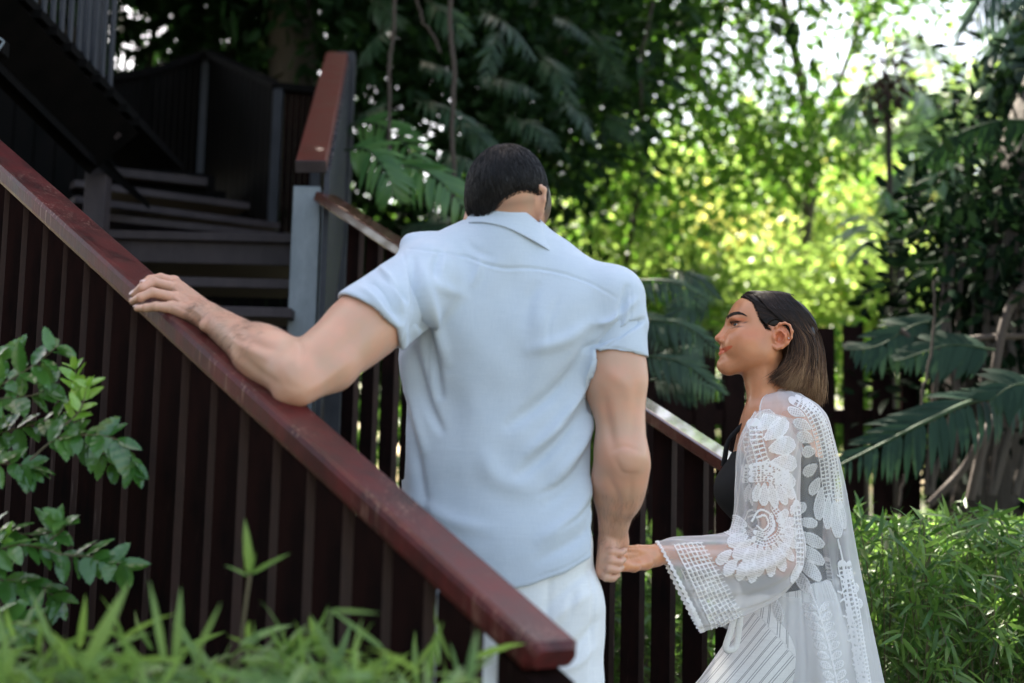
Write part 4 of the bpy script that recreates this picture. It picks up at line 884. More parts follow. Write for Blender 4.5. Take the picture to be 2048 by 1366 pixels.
tone = -.15 + .44*sm((.075-uuv)/.13)*sm((.010-ffv)/.055) + .36*sm((-.045-uuv)/.08) + np.repeat(lk, 39)*.55*sm((.09-uuv)/.10)*sm((.02-ffv)/.04)
obj('hair_strands', Vh, Fh, M_wh, whr, attrs={'tone': tone})
def stripe_nodes(m):
    nt = m.node_tree; L = nt.links; at = [n for n in nt.nodes if n.bl_idname == 'ShaderNodeAttribute' and n.attribute_name == 'stripe'][0]; dst = [l.to_socket for l in at.outputs['Fac'].links][0]
    prev = None
    for o in (0, .0050, .0175, .0205):
        a = nt.nodes.new('ShaderNodeMath'); a.operation = 'ADD'; a.inputs[1].default_value = -o; L.new(at.outputs['Fac'], a.inputs[0])
        b = nt.nodes.new('ShaderNodeMath'); b.operation = 'PINGPONG'; b.inputs[1].default_value = .0190; L.new(a.outputs[0], b.inputs[0])
        c = nt.nodes.new('ShaderNodeMapRange'); c.inputs['From Min'].default_value = .0004; c.inputs['From Max'].default_value = .0011; c.inputs['To Min'].default_value = .75; c.inputs['To Max'].default_value = 0; L.new(b.outputs[0], c.inputs['Value'])
        if prev is None: prev = c.outputs['Result']
        else:
            d = nt.nodes.new('ShaderNodeMath'); d.operation = 'MAXIMUM'; L.new(prev, d.inputs[0]); L.new(c.outputs['Result'], d.inputs[1]); prev = d.outputs[0]
    L.new(prev, dst)
BH = []
for i in range(900):
    k = rs.rand()*4.999; i0 = int(k); w_ = k-i0; hxl = [(.060, .008, .0985), (.056, .028, .090), (.042, .048, .076), (.034, .060, .055), (.027, .0665, .034), (.012, .0715, .012)]; r0 = np.array(hxl[i0])*(1-w_) + np.array(hxl[i0+1])*w_; sg = 1 if rs.rand() < .7 else -1
    q = H(r0[0] + rs.uniform(-.003, .0045), sg*r0[1], r0[2] - rs.uniform(-.001, .002)); hit, n, _, _ = bvh.find_nearest(Vector(q))
    if hit is None: continue
    n = np.array(n); n = n if n.dot(np.array(hit)-H(0, 0, .03)) > 0 else -n; p = np.array(hit); d = np.array([1., -sg*.25, .35 - .9*(k/5.)]) + rs.normal(0, .18, 3); d -= n*d.dot(n); d *= rs.uniform(.008, .017)/np.linalg.norm(d); BH.append([p, p + d*.35 + n*.0012, p + d*.7 + n*.0022, p + d + n*.0030])
Vh, Fh, tt_ = strands(np.array(BH), .00035, .00015); obj('hairline_strands', Vh, Fh, M_wh, whr, attrs={'tone': np.full(len(Vh), -.15)})
# ---- black top, trousers
M_top = mat('black_jersey', (.008, .008, .009), .75, .3)
s = SDF([wbase[0]-.30, 3.1, .72], [wbase[0]+.22, 3.75, 1.45], .004); wtorso(s, .005); s.plane(P(1500, 905, 3.4), [0.05, 0, 1], .004); s.plane(P(1560, 1200, 3.4), [0, 0, -1], .004)
Vs, Fs = s.mesh(); Vs = relax(Vs, Fs, 2, .5); topo = obj('tank_top', Vs, Fs, M_top, woman)
for sg in (-1, 1):
    c = crom([CH + WF*.115 + WL*sg*.07 + [0, 0, .03], CH + WF*.09 + WL*sg*.085 + [0, 0, .10], CH + WF*.01 + WL*sg*.085 + [0, 0, .148], CH - WF*.09 + WL*sg*.08 + [0, 0, .08], CH - WF*.11 + WL*sg*.07 + [0, 0, .0]], 24); Vt, Ft = tube(c, .0065, 8); obj('strap', Vt, Ft, M_top, topo)
M_trs = linen('striped_white_linen', (.66, .66, .64), (.76, .76, .74), stripes=(.12, .12, .13))
stripe_nodes(M_trs)
s = SDF([wbase[0]-.40, 3.05, .04], [wbase[0]+.30, 3.80, 1.05], .0048)
s.chain([WA + [0, 0, -.05], HI, HI + [0, 0, -.05]], [.128, .158, .162], .03, flat=(WF, .74)); wlegs(s, .034, .03); s.plane([0, 0, .09], [0, 0, -1], .004); s.plane(P(1560, 1160, 3.4), [0, 0, 1], .004)
Vs, Fs = s.mesh(); Vs = relax(Vs, Fs, 2, .5); Ns = normals(Vs, Fs)
rmp = np.array([mnoise.noise(Vector((v[0]*14, v[1]*14, v[2]*5))) for v in Vs]); Vs = Vs + Ns*(rmp*.007)[:, None]
# stripes follow each leg: woven double lines along the cloth
kl = P(1432, 1455, 3.36); hl = HI + WL*.075 + [0, 0, -.06]; th = (kl-hl)/np.linalg.norm(kl-hl); sd_ = np.cross(th, WL); lat = (Vs-hl) @ (sd_/np.linalg.norm(sd_)); isth = np.clip((.02 - ((Vs-hl) @ np.array([.75, 0, .66])))/.02, 0, 1)*(Vs[:, 0] < hl[0]+.02)
ang = np.arctan2((Vs-HI) @ WL, (Vs-HI) @ WF)*.155
def lines(x, per=.034, offs=(0, .0045, .015), wd=.0011):
    r = np.zeros(len(x))
    for o in offs: d = np.abs((x-o+per/2) % per - per/2); r = np.maximum(r, np.clip((wd*1.9-d)/wd, 0, 1))
    return r
st_ = np.where(isth > .5, lat, ang)
trs = obj('trousers', Vs, Fs, M_trs, woman, attrs={'stripe': st_+10})
# waist tie hanging at the front
c = crom([P(1475, 1205, 3.27), P(1462, 1260, 3.25), P(1452, 1296, 3.24), P(1464, 1300, 3.245), P(1474, 1285, 3.25), P(1482, 1215, 3.26)], 24); Vt, Ft = tube(c, .0075, 8); Vt[:, 1] = 3.25 + (Vt[:, 1]-3.25)*.5
obj('waist_tie', Vt, Ft, M_trs, trs, attrs={'stripe': np.full(len(Vt), 10.044)})
for fp in wlegs(SDF([0, 0, 0], [.1, .1, .1], .05)):
    s = SDF(fp + [-.20, -.08, -.10], fp + [.07, .12, .03], .005); s.cone(fp + [.01, 0, -.052], fp + [-.15, .04, -.066], .036, .03, .02); s.plane(fp + [0, 0, -.085], [0, 0, -1], .003); Vs, Fs = s.mesh(); obj('shoe', Vs, Fs, M_top, woman)
# ------------------------------------------------------------------ the white lace cover-up
def lacemat():
    m = bpy.data.materials.new('white_lace'); m.use_nodes = True; nt = m.node_tree; L = nt.links; b = nt.nodes['Principled BSDF']
    b.inputs['Base Color'].default_value = (.86, .86, .86, 1); b.inputs['Roughness'].default_value = .85; b.inputs['Specular IOR Level'].default_value = .2
    at = nt.nodes.new('ShaderNodeAttribute'); at.attribute_name = 'lace'; lw = nt.nodes.new('ShaderNodeLayerWeight'); lw.inputs['Blend'].default_value = .35
    mr = nt.nodes.new('ShaderNodeMapRange'); mr.inputs['To Min'].default_value = .22; mr.inputs['To Max'].default_value = .78; L.new(lw.outputs['Facing'], mr.inputs['Value'])
    mx = nt.nodes.new('ShaderNodeMath'); mx.operation = 'MAXIMUM'; L.new(mr.outputs['Result'], mx.inputs[0]); L.new(at.outputs['Fac'], mx.inputs[1])
    t = nt.nodes.new('ShaderNodeBsdfTranslucent'); t.inputs['Color'].default_value = (.75, .76, .78, 1); ms = nt.nodes.new('ShaderNodeMixShader'); ms.inputs['Fac'].default_value = .3
    L.new(b.outputs[0], ms.inputs[1]); L.new(t.outputs[0], ms.inputs[2]); tr = nt.nodes.new('ShaderNodeBsdfTransparent'); m2 = nt.nodes.new('ShaderNodeMixShader')
    L.new(mx.outputs[0], m2.inputs['Fac']); L.new(tr.outputs[0], m2.inputs[1]); L.new(ms.outputs[0], m2.inputs[2]); L.new(m2.outputs[0], nt.nodes['Material Output'].inputs['Surface'])
    return m
M_lace = lacemat()
PET = []; LAD = []; CORD = []
def pet(bx, by, tx, ty, w): PET.append((bx, by, tx, ty, w))
# shoulder flower, sleeve flowers
for a in ((1490, 868, 1537, 826, 34), (1500, 886, 1560, 846, 34), (1508, 905, 1572, 890, 36), (1514, 930, 1576, 930, 34), (1516, 952, 1572, 968, 30),
          (1500, 968, 1498, 1012, 22), (1512, 968, 1524, 1016, 22), (1524, 966, 1548, 1010, 22), (1536, 960, 1566, 998, 22), (1488, 968, 1480, 1004, 18)): pet(*a)
for k in range(13):
    a = R_(-35 + k*19.5); c = (1497, 1058); r0, r1 = 34, 66 + 22*math.sin(max(0, min(1, k/12.))*math.pi); pet(c[0]+r0*math.cos(a), c[1]+r0*.8*math.sin(a), c[0]+r1*math.cos(a)*1.02, c[1]+r1*math.sin(a)*1.0, 20 if k < 5 else 25)
for a in ((1430, 1095, 1398, 1118, 20), (1440, 1108, 1412, 1140, 22), (1455, 1112, 1440, 1150, 22), (1465, 1110, 1470, 1155, 24)): pet(*a)
LAD += [([(1484, 858), (1486, 890), (1496, 925), (1515, 948)], 26, 9), ([(1474, 938), (1500, 934), (1530, 940), (1560, 962)], 12, 8), ([(1474, 950), (1500, 947), (1530, 953), (1556, 975)], 12, 8), ([(1474, 962), (1500, 960), (1528, 966)], 12, 8),
        ([(1478, 1075), (1500, 1082), (1528, 1066), (1534, 1040), (1520, 1015)], 14, 6), ([(1480, 1062), (1500, 1066), (1516, 1052), (1514, 1030)], 10, 5)]
CORD += [([(1478, 936), (1510, 930), (1545, 948), (1568, 985), (1577, 1030)], 3.2), ([(1484, 1050), (1496, 1058), (1508, 1046), (1500, 1030), (1484, 1034)], 3), ([(1474, 1040), (1490, 1020), (1514, 1030), (1518, 1056), (1498, 1074)], 3)]
# cuff lattice
for k in range(7):
    o = k*8.6; CORD.append(([(1319+o, 1084-o*.05), (1345+o, 1140-o*.1), (1372+o, 1198-o*.25), (1404+o, 1262-o*.55)], 1.9))
for k in range(22):
    t = k/21.; x = 1319+85*t; y = 1084+178*t; CORD.append(([(x, y), (x+27, y-3-14*t), (x+54, y-4-30*t)], 1.9))
# back: neck band, side petals, long petals, hem motifs
LAD += [([(1578, 806), (1600, 826), (1622, 870), (1640, 925), (1654, 990)], 20, 8), ([(1592, 800), (1622, 830), (1646, 880), (1664, 940), (1674, 1000)], 18, 8), ([(1604, 806), (1640, 850), (1662, 905), (1680, 975), (1686, 1010)], 16, 7),
        ([(1574, 1010), (1578, 1050), (1578, 1090), (1574, 1130)], 22, 9), ([(1684, 1130), (1694, 1200), (1704, 1270), (1716, 1366)], 20, 9), ([(1700, 1130), (1712, 1200), (1722, 1290), (1734, 1366)], 16, 8)]
for a in ((1592, 838, 1562, 822, 18), (1606, 862, 1572, 846, 20), (1614, 884, 1580, 872, 24), (1620, 905, 1592, 905, 24), (1626, 930, 1600, 950, 24), (1634, 955, 1618, 990, 22),
          (1640, 975, 1634, 1040, 24), (1656, 990, 1652, 1058, 22), (1670, 1000, 1676, 1076, 30), (1684, 1000, 1692, 1060, 20),
          (1588, 1030, 1606, 1006, 20), (1590, 1042, 1632, 1048, 22), (1592, 1065, 1645, 1092, 26), (1592, 1088, 1645, 1128, 26), (1592, 1112, 1636, 1160, 26), (1586, 1132, 1612, 1184, 22), (1572, 1120, 1556, 1160, 20), (1560, 1030, 1566, 1010, 14),
          (1548, 1190, 1560, 1245, 20), (1546, 1262, 1582, 1300, 26), (1552, 1280, 1574, 1340, 22), (1560, 1320, 1570, 1385, 30), (1700, 1160, 1692, 1140, 22), (1706, 1185, 1724, 1172, 20), (1712, 1215, 1732, 1205, 20)): pet(*a)
for k in range(9):
    x = 1624 + k*4.6; y = 1216 + k*19; pet(x, y, x-24, y-10, 15); pet(x+3, y+4, x+25, y-12, 15); pet(x+80-k*2, y+14, x+62-k*2, y+2, 12)
CORD += [([(1608, 1165), (1628, 1225), (1652, 1310), (1668, 1400)], 2.6), ([(1676, 1080), (1690, 1150), (1694, 1250), (1712, 1366)], 2.6), ([(1588, 1010), (1594, 1080), (1590, 1150)], 2.6)]
for k in range(14): CORD.append(([(1672 + k*3.2 + 10*math.sin(k*2.1), 1150+k*16), (1684+k*3.2, 1158+k*16), (1676+k*3.4 + 9*math.cos(k*1.7), 1170+k*16)], 2.4))
def lacemask(V):
    W = V.copy(); W[:, 1] = 3.30; px, py = PIX(W); M = np.zeros(len(V))
    hx = np.abs(((px + .3*py) % 4.4) - 2.2) < .95; hy = np.abs(((py - .3*px) % 4.4) - 2.2) < .95; hatch = np.where(hx | hy, .92, .60)
    def near(x0, x1, y0, y1, p): return np.nonzero((px > x0-p) & (px < x1+p) & (py > y0-p) & (py < y1+p))[0]
    for bx, by, tx, ty, w in PET:
        i = near(min(bx, tx), max(bx, tx), min(by, ty), max(by, ty), w); d = np.array([tx-bx, ty-by], float); L = np.hypot(*d); d /= L
        x = px[i]-bx; y = py[i]-by; t = np.clip((x*d[0]+y*d[1])/L, 0, 1); al = (x*d[0]+y*d[1]); r = np.abs(-x*d[1]+y*d[0]); hw = w/2.*np.sin(np.pi*np.clip(.06+.90*t, 0, 1)**1.35)**.62
        ins = (al > 0) & (al < L) & (r < hw); M[i] = np.where(ins, np.maximum(M[i], np.where((r > hw-2.3) | (al > L-2.5), .97, hatch[i])), M[i])
    def pl(c, i, n=30):
        c = crom(c, n); bb = np.full(len(i), 1e9); ss = np.zeros(len(i)); acc = 0
        for k in range(n-1):
            dx, dy = c[k+1]-c[k]; l = math.hypot(dx, dy)+1e-9; t = np.clip(((px[i]-c[k, 0])*dx+(py[i]-c[k, 1])*dy)/l/l, 0, 1); d = np.hypot(px[i]-c[k, 0]-t*dx, py[i]-c[k, 1]-t*dy); u = d < bb; bb = np.where(u, d, bb); ss = np.where(u, acc+t*l, ss); acc += l
        return bb, ss
    for c, w, pit in LAD:
        a = np.array(c); i = near(a[:, 0].min(), a[:, 0].max(), a[:, 1].min(), a[:, 1].max(), w); d, s_ = pl(c, i); on = (d < w/2.) & ((d > w/2.-2.2) | ((s_ % pit) < pit*.42) | (d < 1.1)); M[i] = np.where(on, .95, M[i])
    for c, w in CORD:
        a = np.array(c); i = near(a[:, 0].min(), a[:, 0].max(), a[:, 1].min(), a[:, 1].max(), w); d, s_ = pl(c, i); M[i] = np.where(d < w*.75, .97, M[i])
    return M
def grid_faces(n, m, closed=False):
    i = np.arange(n-1)[:, None]; j = np.arange(m if closed else m-1)[None, :]; j2 = (j+1) % m
    return np.stack([i*m+j+0*i, i*m+j2+0*i, (i+1)*m+j2, (i+1)*m+j], -1).reshape(-1, 4)
# body of the cover-up: rings from the neck down, open at the front
rp = [  # photo y, front x, back x, half depth, centre depth
    (798, 1530, 1600, .055, 3.41), (808, 1506, 1618, .105, 3.40), (822, 1492, 1636, .155, 3.395), (846, 1484, 1652, .188, 3.395), (900, 1478, 1668, .178, 3.41), (980, 1474, 1688, .150, 3.43), (1060, 1490, 1700, .150, 3.43),
    (1130, 1500, 1712, .160, 3.44), (1200, 1502, 1724, .185, 3.44), (1290, 1500, 1738, .205, 3.45), (1366, 1500, 1750, .215, 3.45), (1500, 1500, 1775, .235, 3.45), (1640, 1500, 1800, .25, 3.45)]
nr = 560; ph = np.concatenate([np.linspace(R_(38), R_(205), 330), np.linspace(R_(205), R_(325), 70)[1:]])
rpi = crom(rp, nr); G = []
for k, (y, xf, xb, b, cy) in enumerate(rpi):
    A = P(xf, y, cy); B = P(xb, y, cy); cx = (A[0]+B[0])/2; ax = (B[0]-A[0])/2; z = A[2]; low = np.clip((y-1000)/400., 0, 1.3); up = np.clip(1-(y-800)/60., 0, 1)
    wv = low*(.011*np.sin(ph*9+1.0) + .006*np.sin(ph*17+2.3)) + .0025*np.sin(ph*14 + y*.012)
    G.append(np.stack([cx - (ax+wv)*np.cos(ph), cy - (b+wv)*np.sin(ph), np.full(len(ph), z) + up*.02*np.abs(np.sin(ph))], -1))
Vk = np.array(G).reshape(-1, 3); Fk = grid_faces(nr, len(ph)); Nk = normals(Vk, Fk)
if Nk[len(ph)*200+120][1] > 0: Fk = Fk[:, ::-1]; Nk = -Nk
Lm = lacemask(Vk); xf_e = np.tile(np.arange(len(ph)), nr); edge = (xf_e < 7) | (xf_e > len(ph)-4); Lm = np.where(edge, .95, Lm); Lm = np.where(np.repeat(np.arange(nr), len(ph)) < 9, .95, Lm)
Lm = np.maximum(Lm, np.repeat(np.clip((rpi[:, 0]-1130)/120., 0, 1)*.62, len(ph)))
Vk = Vk + Nk*(Lm*.0011 + (Lm > .9)*.0010)[:, None]
robe = obj('lace_robe', Vk, Fk, M_lace, woman, attrs={'lace': Lm})
# bell sleeve on the near arm: each ring = near edge point, far edge point in the side view, depth and half thickness
rs_ = [  # (front/top x,y), (back/bottom x,y), centre depth, half thickness
    (1510, 822, 1600, 846, 3.33, .052), (1484, 868, 1602, 890, 3.28, .066), (1474, 915, 1600, 935, 3.26, .064), (1471, 970, 1598, 985, 3.25, .062), (1470, 1020, 1600, 1040, 3.24, .060), (1462, 1058, 1608, 1098, 3.22, .060),
    (1440, 1068, 1596, 1150, 3.18, .056), (1405, 1071, 1560, 1192, 3.14, .054), (1365, 1074, 1500, 1226, 3.10, .050), (1338, 1077, 1448, 1248, 3.07, .048), (1314, 1084, 1402, 1262, 3.04, .044)]
ns, nt_ = 330, 250; ri = crom(rs_, ns); th = np.linspace(0, 2*math.pi, nt_, endpoint=False); G = []
for k, (x0, y0, x1, y1, Y, d) in enumerate(ri):
    A = P(x0, y0, min(Y, 3.20-.18*(1562-x0)/240.+.0)); B = P(x1, y1, Y); c = (A+B)/2; h = (A-B)/2; t = k/(ns-1.)
    wv = 1 + .05*np.sin(th*6+t*6)*(.3+t) ; rad = .0025*np.sin(th*13 + t*25)
    q = c + np.cos(th)[:, None]*h + np.sin(th)[:, None]*np.array([0, -(d), 0])*wv[:, None]; q = q + (q-c)/np.linalg.norm(q-c, axis=1, keepdims=True)*rad[:, None]; G.append(q)
G = np.array(G); k = np.arange(ns)[:, None]; sc = (np.abs(np.sin(th*26))*.006)[None, :]*np.clip((k-ns+14)/14., 0, 1); ax_ = G[-1].mean(0)-G[-12].mean(0); ax_ /= np.linalg.norm(ax_); G = G + sc[..., None]*ax_
Vk = G.reshape(-1, 3); Fk = grid_faces(ns, nt_, True); Nk = normals(Vk, Fk)
if Nk[nt_*150 + nt_//4][1] > 0: Fk = Fk[:, ::-1]; Nk = -Nk
Lm = lacemask(Vk); kk = np.repeat(np.arange(ns), nt_); Lm = np.where(kk > ns-7, .95, Lm); Lm = np.where(kk < 3, 0., Lm)
Vk = Vk + Nk*(Lm*.0011 + (Lm > .9)*.0006)[:, None]; obj('sleeve', Vk, Fk, M_lace, robe, attrs={'lace': Lm})
# far sleeve, seen only from other sides
s0 = SHR; e0 = SHR + WF*.05 + [0, 0, -.26]; w0 = e0 + WF*.12 + [0, 0, -.16]; c = crom([s0 + [0, 0, .03], s0 + (e0-s0)*.4, e0, w0], 60); Vt, Ft = tube(c, np.linspace(.066, .085, 60), 40)
obj('sleeve', Vt, Ft, M_lace, robe, attrs={'lace': ((np.arange(len(Vt)) % 9) < 3)*.9})
# ------------------------------------------------------------------ plants
def rotmats(d, up=None, roll=None):
    """rotation matrices whose x axis runs along d and whose z leans to up"""
    d = d/np.linalg.norm(d, axis=1, keepdims=True); up = np.tile([0, 0, 1.], (len(d), 1)) if up is None else up
    y = np.cross(up, d); ny = np.linalg.norm(y, axis=1, keepdims=True); y = np.where(ny < 1e-4, [[0, 1., 0]], y/np.maximum(ny, 1e-6)); z = np.cross(d, y)
    if roll is not None:
        c, s = np.cos(roll)[:, None], np.sin(roll)[:, None]; y, z = y*c + z*s, z*c - y*s
    return np.stack([d, y, z], -1)
def scatter(T, pos, R, sc, wsc=None):
    """copies of leaf template T=(V,F) at pos with rotation R and scale sc, as one vertex/face set"""
    Vt, Ft = T; n = len(pos); sc = np.broadcast_to(np.asarray(sc, float), (n,)); X = Vt[None]*sc[:, None, None]
    if wsc is not None: X = X*np.stack([np.ones(n), wsc, np.ones(n)], -1)[:, None, :]
    V = np.einsum('nij,nkj->nki', R, X) + pos[:, None, :]; F = Ft[None] + (np.arange(n)*len(Vt))[:, None, None]
    return V.reshape(-1, 3), F.reshape(-1, Ft.shape[1])
LEAF = (np.array([[0, 0, 0], [.3, -.21, .05], [.68, -.17, .04], [1, 0, -.06], [.68, .17, .04], [.3, .21, .05]]), np.array([[0, 1, 2, 3], [0, 3, 4, 5]]))
BLADE = (np.array([[0, 0, 0], [.18, -.052, .012], [.55, -.040, .03], [1, 0, -.06], [.55, .040, .03], [.18, .052, .012]]), np.array([[0, 1, 2, 3], [0, 3, 4, 5]]))
BLADE3 = (np.array([[0, 0, 0], [.12, -.045, .02], [.4, -.055, .035], [.72, -.035, .01], [1, 0, -.08], [.72, .035, .01], [.4, .055, .035], [.12, .045, .02], [.12, 0, .008], [.4, 0, .02], [.72, 0, 0]]),
          np.array([[0, 1, 8, 7], [1, 2, 9, 8], [2, 3, 10, 9], [8, 9, 6, 7], [9, 10, 5, 6], [10, 3, 4, 5]]))
rp_ = np.random.RandomState(42)
def rdirs(n, zb=0., zs=1.):
    d = rp_.normal(size=(n, 3)); d[:, 2] = d[:, 2]*zs + zb; return d/np.linalg.norm(d, axis=1, keepdims=True)
def clumps(cl, n, size, hollow=.35, T=LEAF, zb=-.25, sub=7, tight=.34):
    """leaves gathered in sprays: every clump (centre, radii) holds sub-sprays, every spray holds leaves"""
    vol = np.array([r[0]*r[1]*r[2] for c, r in cl])**.75; cnt = np.maximum((n*vol/vol.sum()).astype(int), 8); out = []
    for (c, r), m in zip(cl, cnt):
        r = np.array(r, float); k = max(m//sub, 2); d = rdirs(k); sp = np.array(c) + d*r*(hollow + (1-hollow)*rp_.rand(k, 1)**.5)
        i = rp_.randint(0, k, m); pos = sp[i] + rp_.normal(size=(m, 3))*size*tight*sub**.4*1.6
        dirs = (pos-sp[i])*.6/size + rdirs(m, zb); dirs += (d[i])*.5; up = rdirs(m, 1.1, .7)
        out.append(scatter(T, pos, rotmats(dirs, up), size*rp_.uniform(.65, 1.25, m)))
    return merge(out)
def trunk_mesh(pts, r0, r1, n=14, seed=0, rough=.06):
    c = crom(pts, 26); V, F = tube(c, np.linspace(r0, r1, 26)*(1 + .12*np.exp(-np.linspace(0, 6, 26))), n); ctr = np.repeat(c, n, 0); d = V-ctr
    k = np.array([mnoise.noise(Vector((v[0]*5+seed, v[1]*5, v[2]*1.2))) for v in V]); return ctr + d*(1+k[:, None]*rough*4), F
M_bark = mat('dark_bark', (.035, .028, .022), .9, vary=((3, 3, 1.2), (.075, .06, .048), 6, .35, .7), bump=((30, 30, 8), .8, .02))
M_vine = mat('aerial_root_bark', (.05, .036, .028), .85, bump=((60, 60, 60), .6, .004)); M_stem = mat('green_stem', (.09, .15, .04), .5); M_twig = mat('twig', (.10, .08, .04), .6)
M_ribd = mat('dark_rib', (.03, .055, .025), .6, .2)
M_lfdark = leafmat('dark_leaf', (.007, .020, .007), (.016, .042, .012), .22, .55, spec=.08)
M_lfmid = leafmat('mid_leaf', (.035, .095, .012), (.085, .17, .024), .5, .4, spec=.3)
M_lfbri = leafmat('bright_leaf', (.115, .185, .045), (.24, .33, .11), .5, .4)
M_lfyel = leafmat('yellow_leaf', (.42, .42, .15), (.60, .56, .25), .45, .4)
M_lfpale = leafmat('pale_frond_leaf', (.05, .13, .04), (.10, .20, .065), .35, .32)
M_lffern = leafmat('grey_green_frond', (.016, .040, .020), (.038, .075, .040), .25, .4, spec=.3)
M_bam = leafmat('bamboo_leaf', (.032, .092, .018), (.095, .18, .040), .35, .4, spec=.4)
M_bamf = leafmat('fresh_bamboo_leaf', (.080, .155, .040), (.16, .27, .07), .4, .4, spec=.45)
M_palm = leafmat('palm_leaf', (.06, .13, .05), (.12, .20, .09), .4, .3)
M_gold = leafmat('straw_leaf', (.22, .16, .05), (.30, .20, .05), .3, .5)
def tree(name, label, cat, base, trunk, r0, crown, n, size, m, group=None, branches=(), tmat=None, **kw):
    t = thing(name, [base[0], base[1], 0], label, cat, group)
    if trunk is not None: V, F = trunk_mesh(trunk, r0, r0*.45, seed=len(label)); obj('trunk', V, F, tmat or M_bark, t)
    for b in branches: V, F = trunk_mesh(b[0], b[1], b[1]*.35, 8, 3); obj('branch', V, F, tmat or M_bark, t)
    V, F = clumps(crown, n, size, **kw); obj('crown', V, F, m, t, smooth=False); return t
# ---- ground
gn = 90; gx = np.linspace(-60, 60, gn); gy = np.linspace(-25, 95, gn); GX, GY = np.meshgrid(gx, gy, indexing='ij'); GZ = np.where(GY > 9, (GY-9)*.03, 0) + .05*np.sin(GX*.7)*np.cos(GY*.5)*(GY > 6)
obj('ground', np.stack([GX, GY, GZ-.02], -1).reshape(-1, 3), grid_faces(gn, gn), mat('leaf_litter_soil', (.035, .028, .018), .95, vary=((2, 2, 2), (.06, .07, .025), 8, .4, .65), bump=((20, 20, 20), .7, .03)))['kind'] = 'structure'
pth = MB(); pth.beam([.1, -6, .0], [.1, 5.0, .0], 1.9, .03, side=[1, 0, 0]); pt_ = pth.build('path', mat('stone_path', (.20, .19, .17), .85, vary=((3, 3, 3), (.28, .27, .24), 6, .4, .6)), None); pt_['kind'] = 'structure'
def cpx(px, py, Y, r): return (P(px, py, Y), r)
# ---- large dark tree over the stairs: its crown shades the people
cr = []
for _ in range(46): cr.append(((rp_.uniform(-7.0, 1.6), rp_.uniform(4.6, 12.5), rp_.uniform(5.2, 9.5)), (1.2, 1.2, .8)))
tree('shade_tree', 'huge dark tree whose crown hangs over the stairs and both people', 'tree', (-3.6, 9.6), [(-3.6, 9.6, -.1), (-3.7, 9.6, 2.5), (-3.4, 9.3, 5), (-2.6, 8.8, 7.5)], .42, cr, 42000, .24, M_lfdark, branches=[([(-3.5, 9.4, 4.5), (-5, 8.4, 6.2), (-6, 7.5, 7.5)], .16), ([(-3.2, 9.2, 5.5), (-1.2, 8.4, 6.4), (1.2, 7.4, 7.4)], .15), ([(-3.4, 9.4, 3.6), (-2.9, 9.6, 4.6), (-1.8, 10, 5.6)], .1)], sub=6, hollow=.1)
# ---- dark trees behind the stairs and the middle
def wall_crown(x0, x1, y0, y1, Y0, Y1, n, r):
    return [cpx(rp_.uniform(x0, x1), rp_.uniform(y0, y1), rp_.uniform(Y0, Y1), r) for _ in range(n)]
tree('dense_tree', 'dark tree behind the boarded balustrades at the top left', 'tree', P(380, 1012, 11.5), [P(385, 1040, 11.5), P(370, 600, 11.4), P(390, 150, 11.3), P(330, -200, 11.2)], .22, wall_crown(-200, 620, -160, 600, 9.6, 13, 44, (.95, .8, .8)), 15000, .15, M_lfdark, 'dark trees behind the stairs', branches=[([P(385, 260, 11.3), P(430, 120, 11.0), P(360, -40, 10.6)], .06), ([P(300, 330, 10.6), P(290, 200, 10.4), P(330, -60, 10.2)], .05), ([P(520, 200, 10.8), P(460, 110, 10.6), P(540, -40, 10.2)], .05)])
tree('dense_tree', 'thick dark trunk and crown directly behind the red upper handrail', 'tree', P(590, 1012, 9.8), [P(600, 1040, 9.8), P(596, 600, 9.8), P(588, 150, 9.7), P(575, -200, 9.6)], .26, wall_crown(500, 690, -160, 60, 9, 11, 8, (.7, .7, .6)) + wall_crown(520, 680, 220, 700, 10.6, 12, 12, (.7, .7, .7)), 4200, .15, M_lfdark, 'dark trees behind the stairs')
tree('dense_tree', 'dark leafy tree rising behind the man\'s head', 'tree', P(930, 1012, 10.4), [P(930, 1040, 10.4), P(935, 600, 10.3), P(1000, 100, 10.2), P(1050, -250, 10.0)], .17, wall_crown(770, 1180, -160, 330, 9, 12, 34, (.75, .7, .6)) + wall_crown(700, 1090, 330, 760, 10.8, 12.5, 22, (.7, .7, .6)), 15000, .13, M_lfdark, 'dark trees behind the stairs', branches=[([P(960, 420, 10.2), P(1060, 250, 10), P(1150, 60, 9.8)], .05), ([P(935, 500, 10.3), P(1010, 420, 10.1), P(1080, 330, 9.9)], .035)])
# ---- sunlit tree filling the top right, sky showing through its leaves
lt = [((rp_.uniform(-8.5, -3.2), rp_.uniform(.2, 6.0), rp_.uniform(.2, 3.4)), (1.1, 1.1, .8)) for _ in range(20)]  # unseen crown added on the left to keep sky light off the stairs
tree('dense_tree', 'dark tree crowding the left side of the stairs, out of the picture', 'tree', (-5.4, 3), [(-5.4, 3, 0), (-5.4, 3, 4), (-5.2, 3, 6.5)], .25, lt, 8000, .22, M_lfdark, None)  # added unseen tree, keeps sky light off the stairs
bt = []  # unseen tree added behind the camera, blocking sky light from the left
for _ in range(26): bt.append(((rp_.uniform(-10, -3.4), rp_.uniform(-7, .2), rp_.uniform(.6, 4.5)), (1.3, 1.3, 1.1)))
tree('dense_tree', 'dark tree standing behind the camera to the left, out of the picture', 'tree', (-6, -3), [(-6, -3, 0), (-6, -3, 4), (-5.6, -3, 7)], .3, bt, 9000, .26, M_lfdark, None)  # added unseen tree behind the camera, blocks sky light from the left
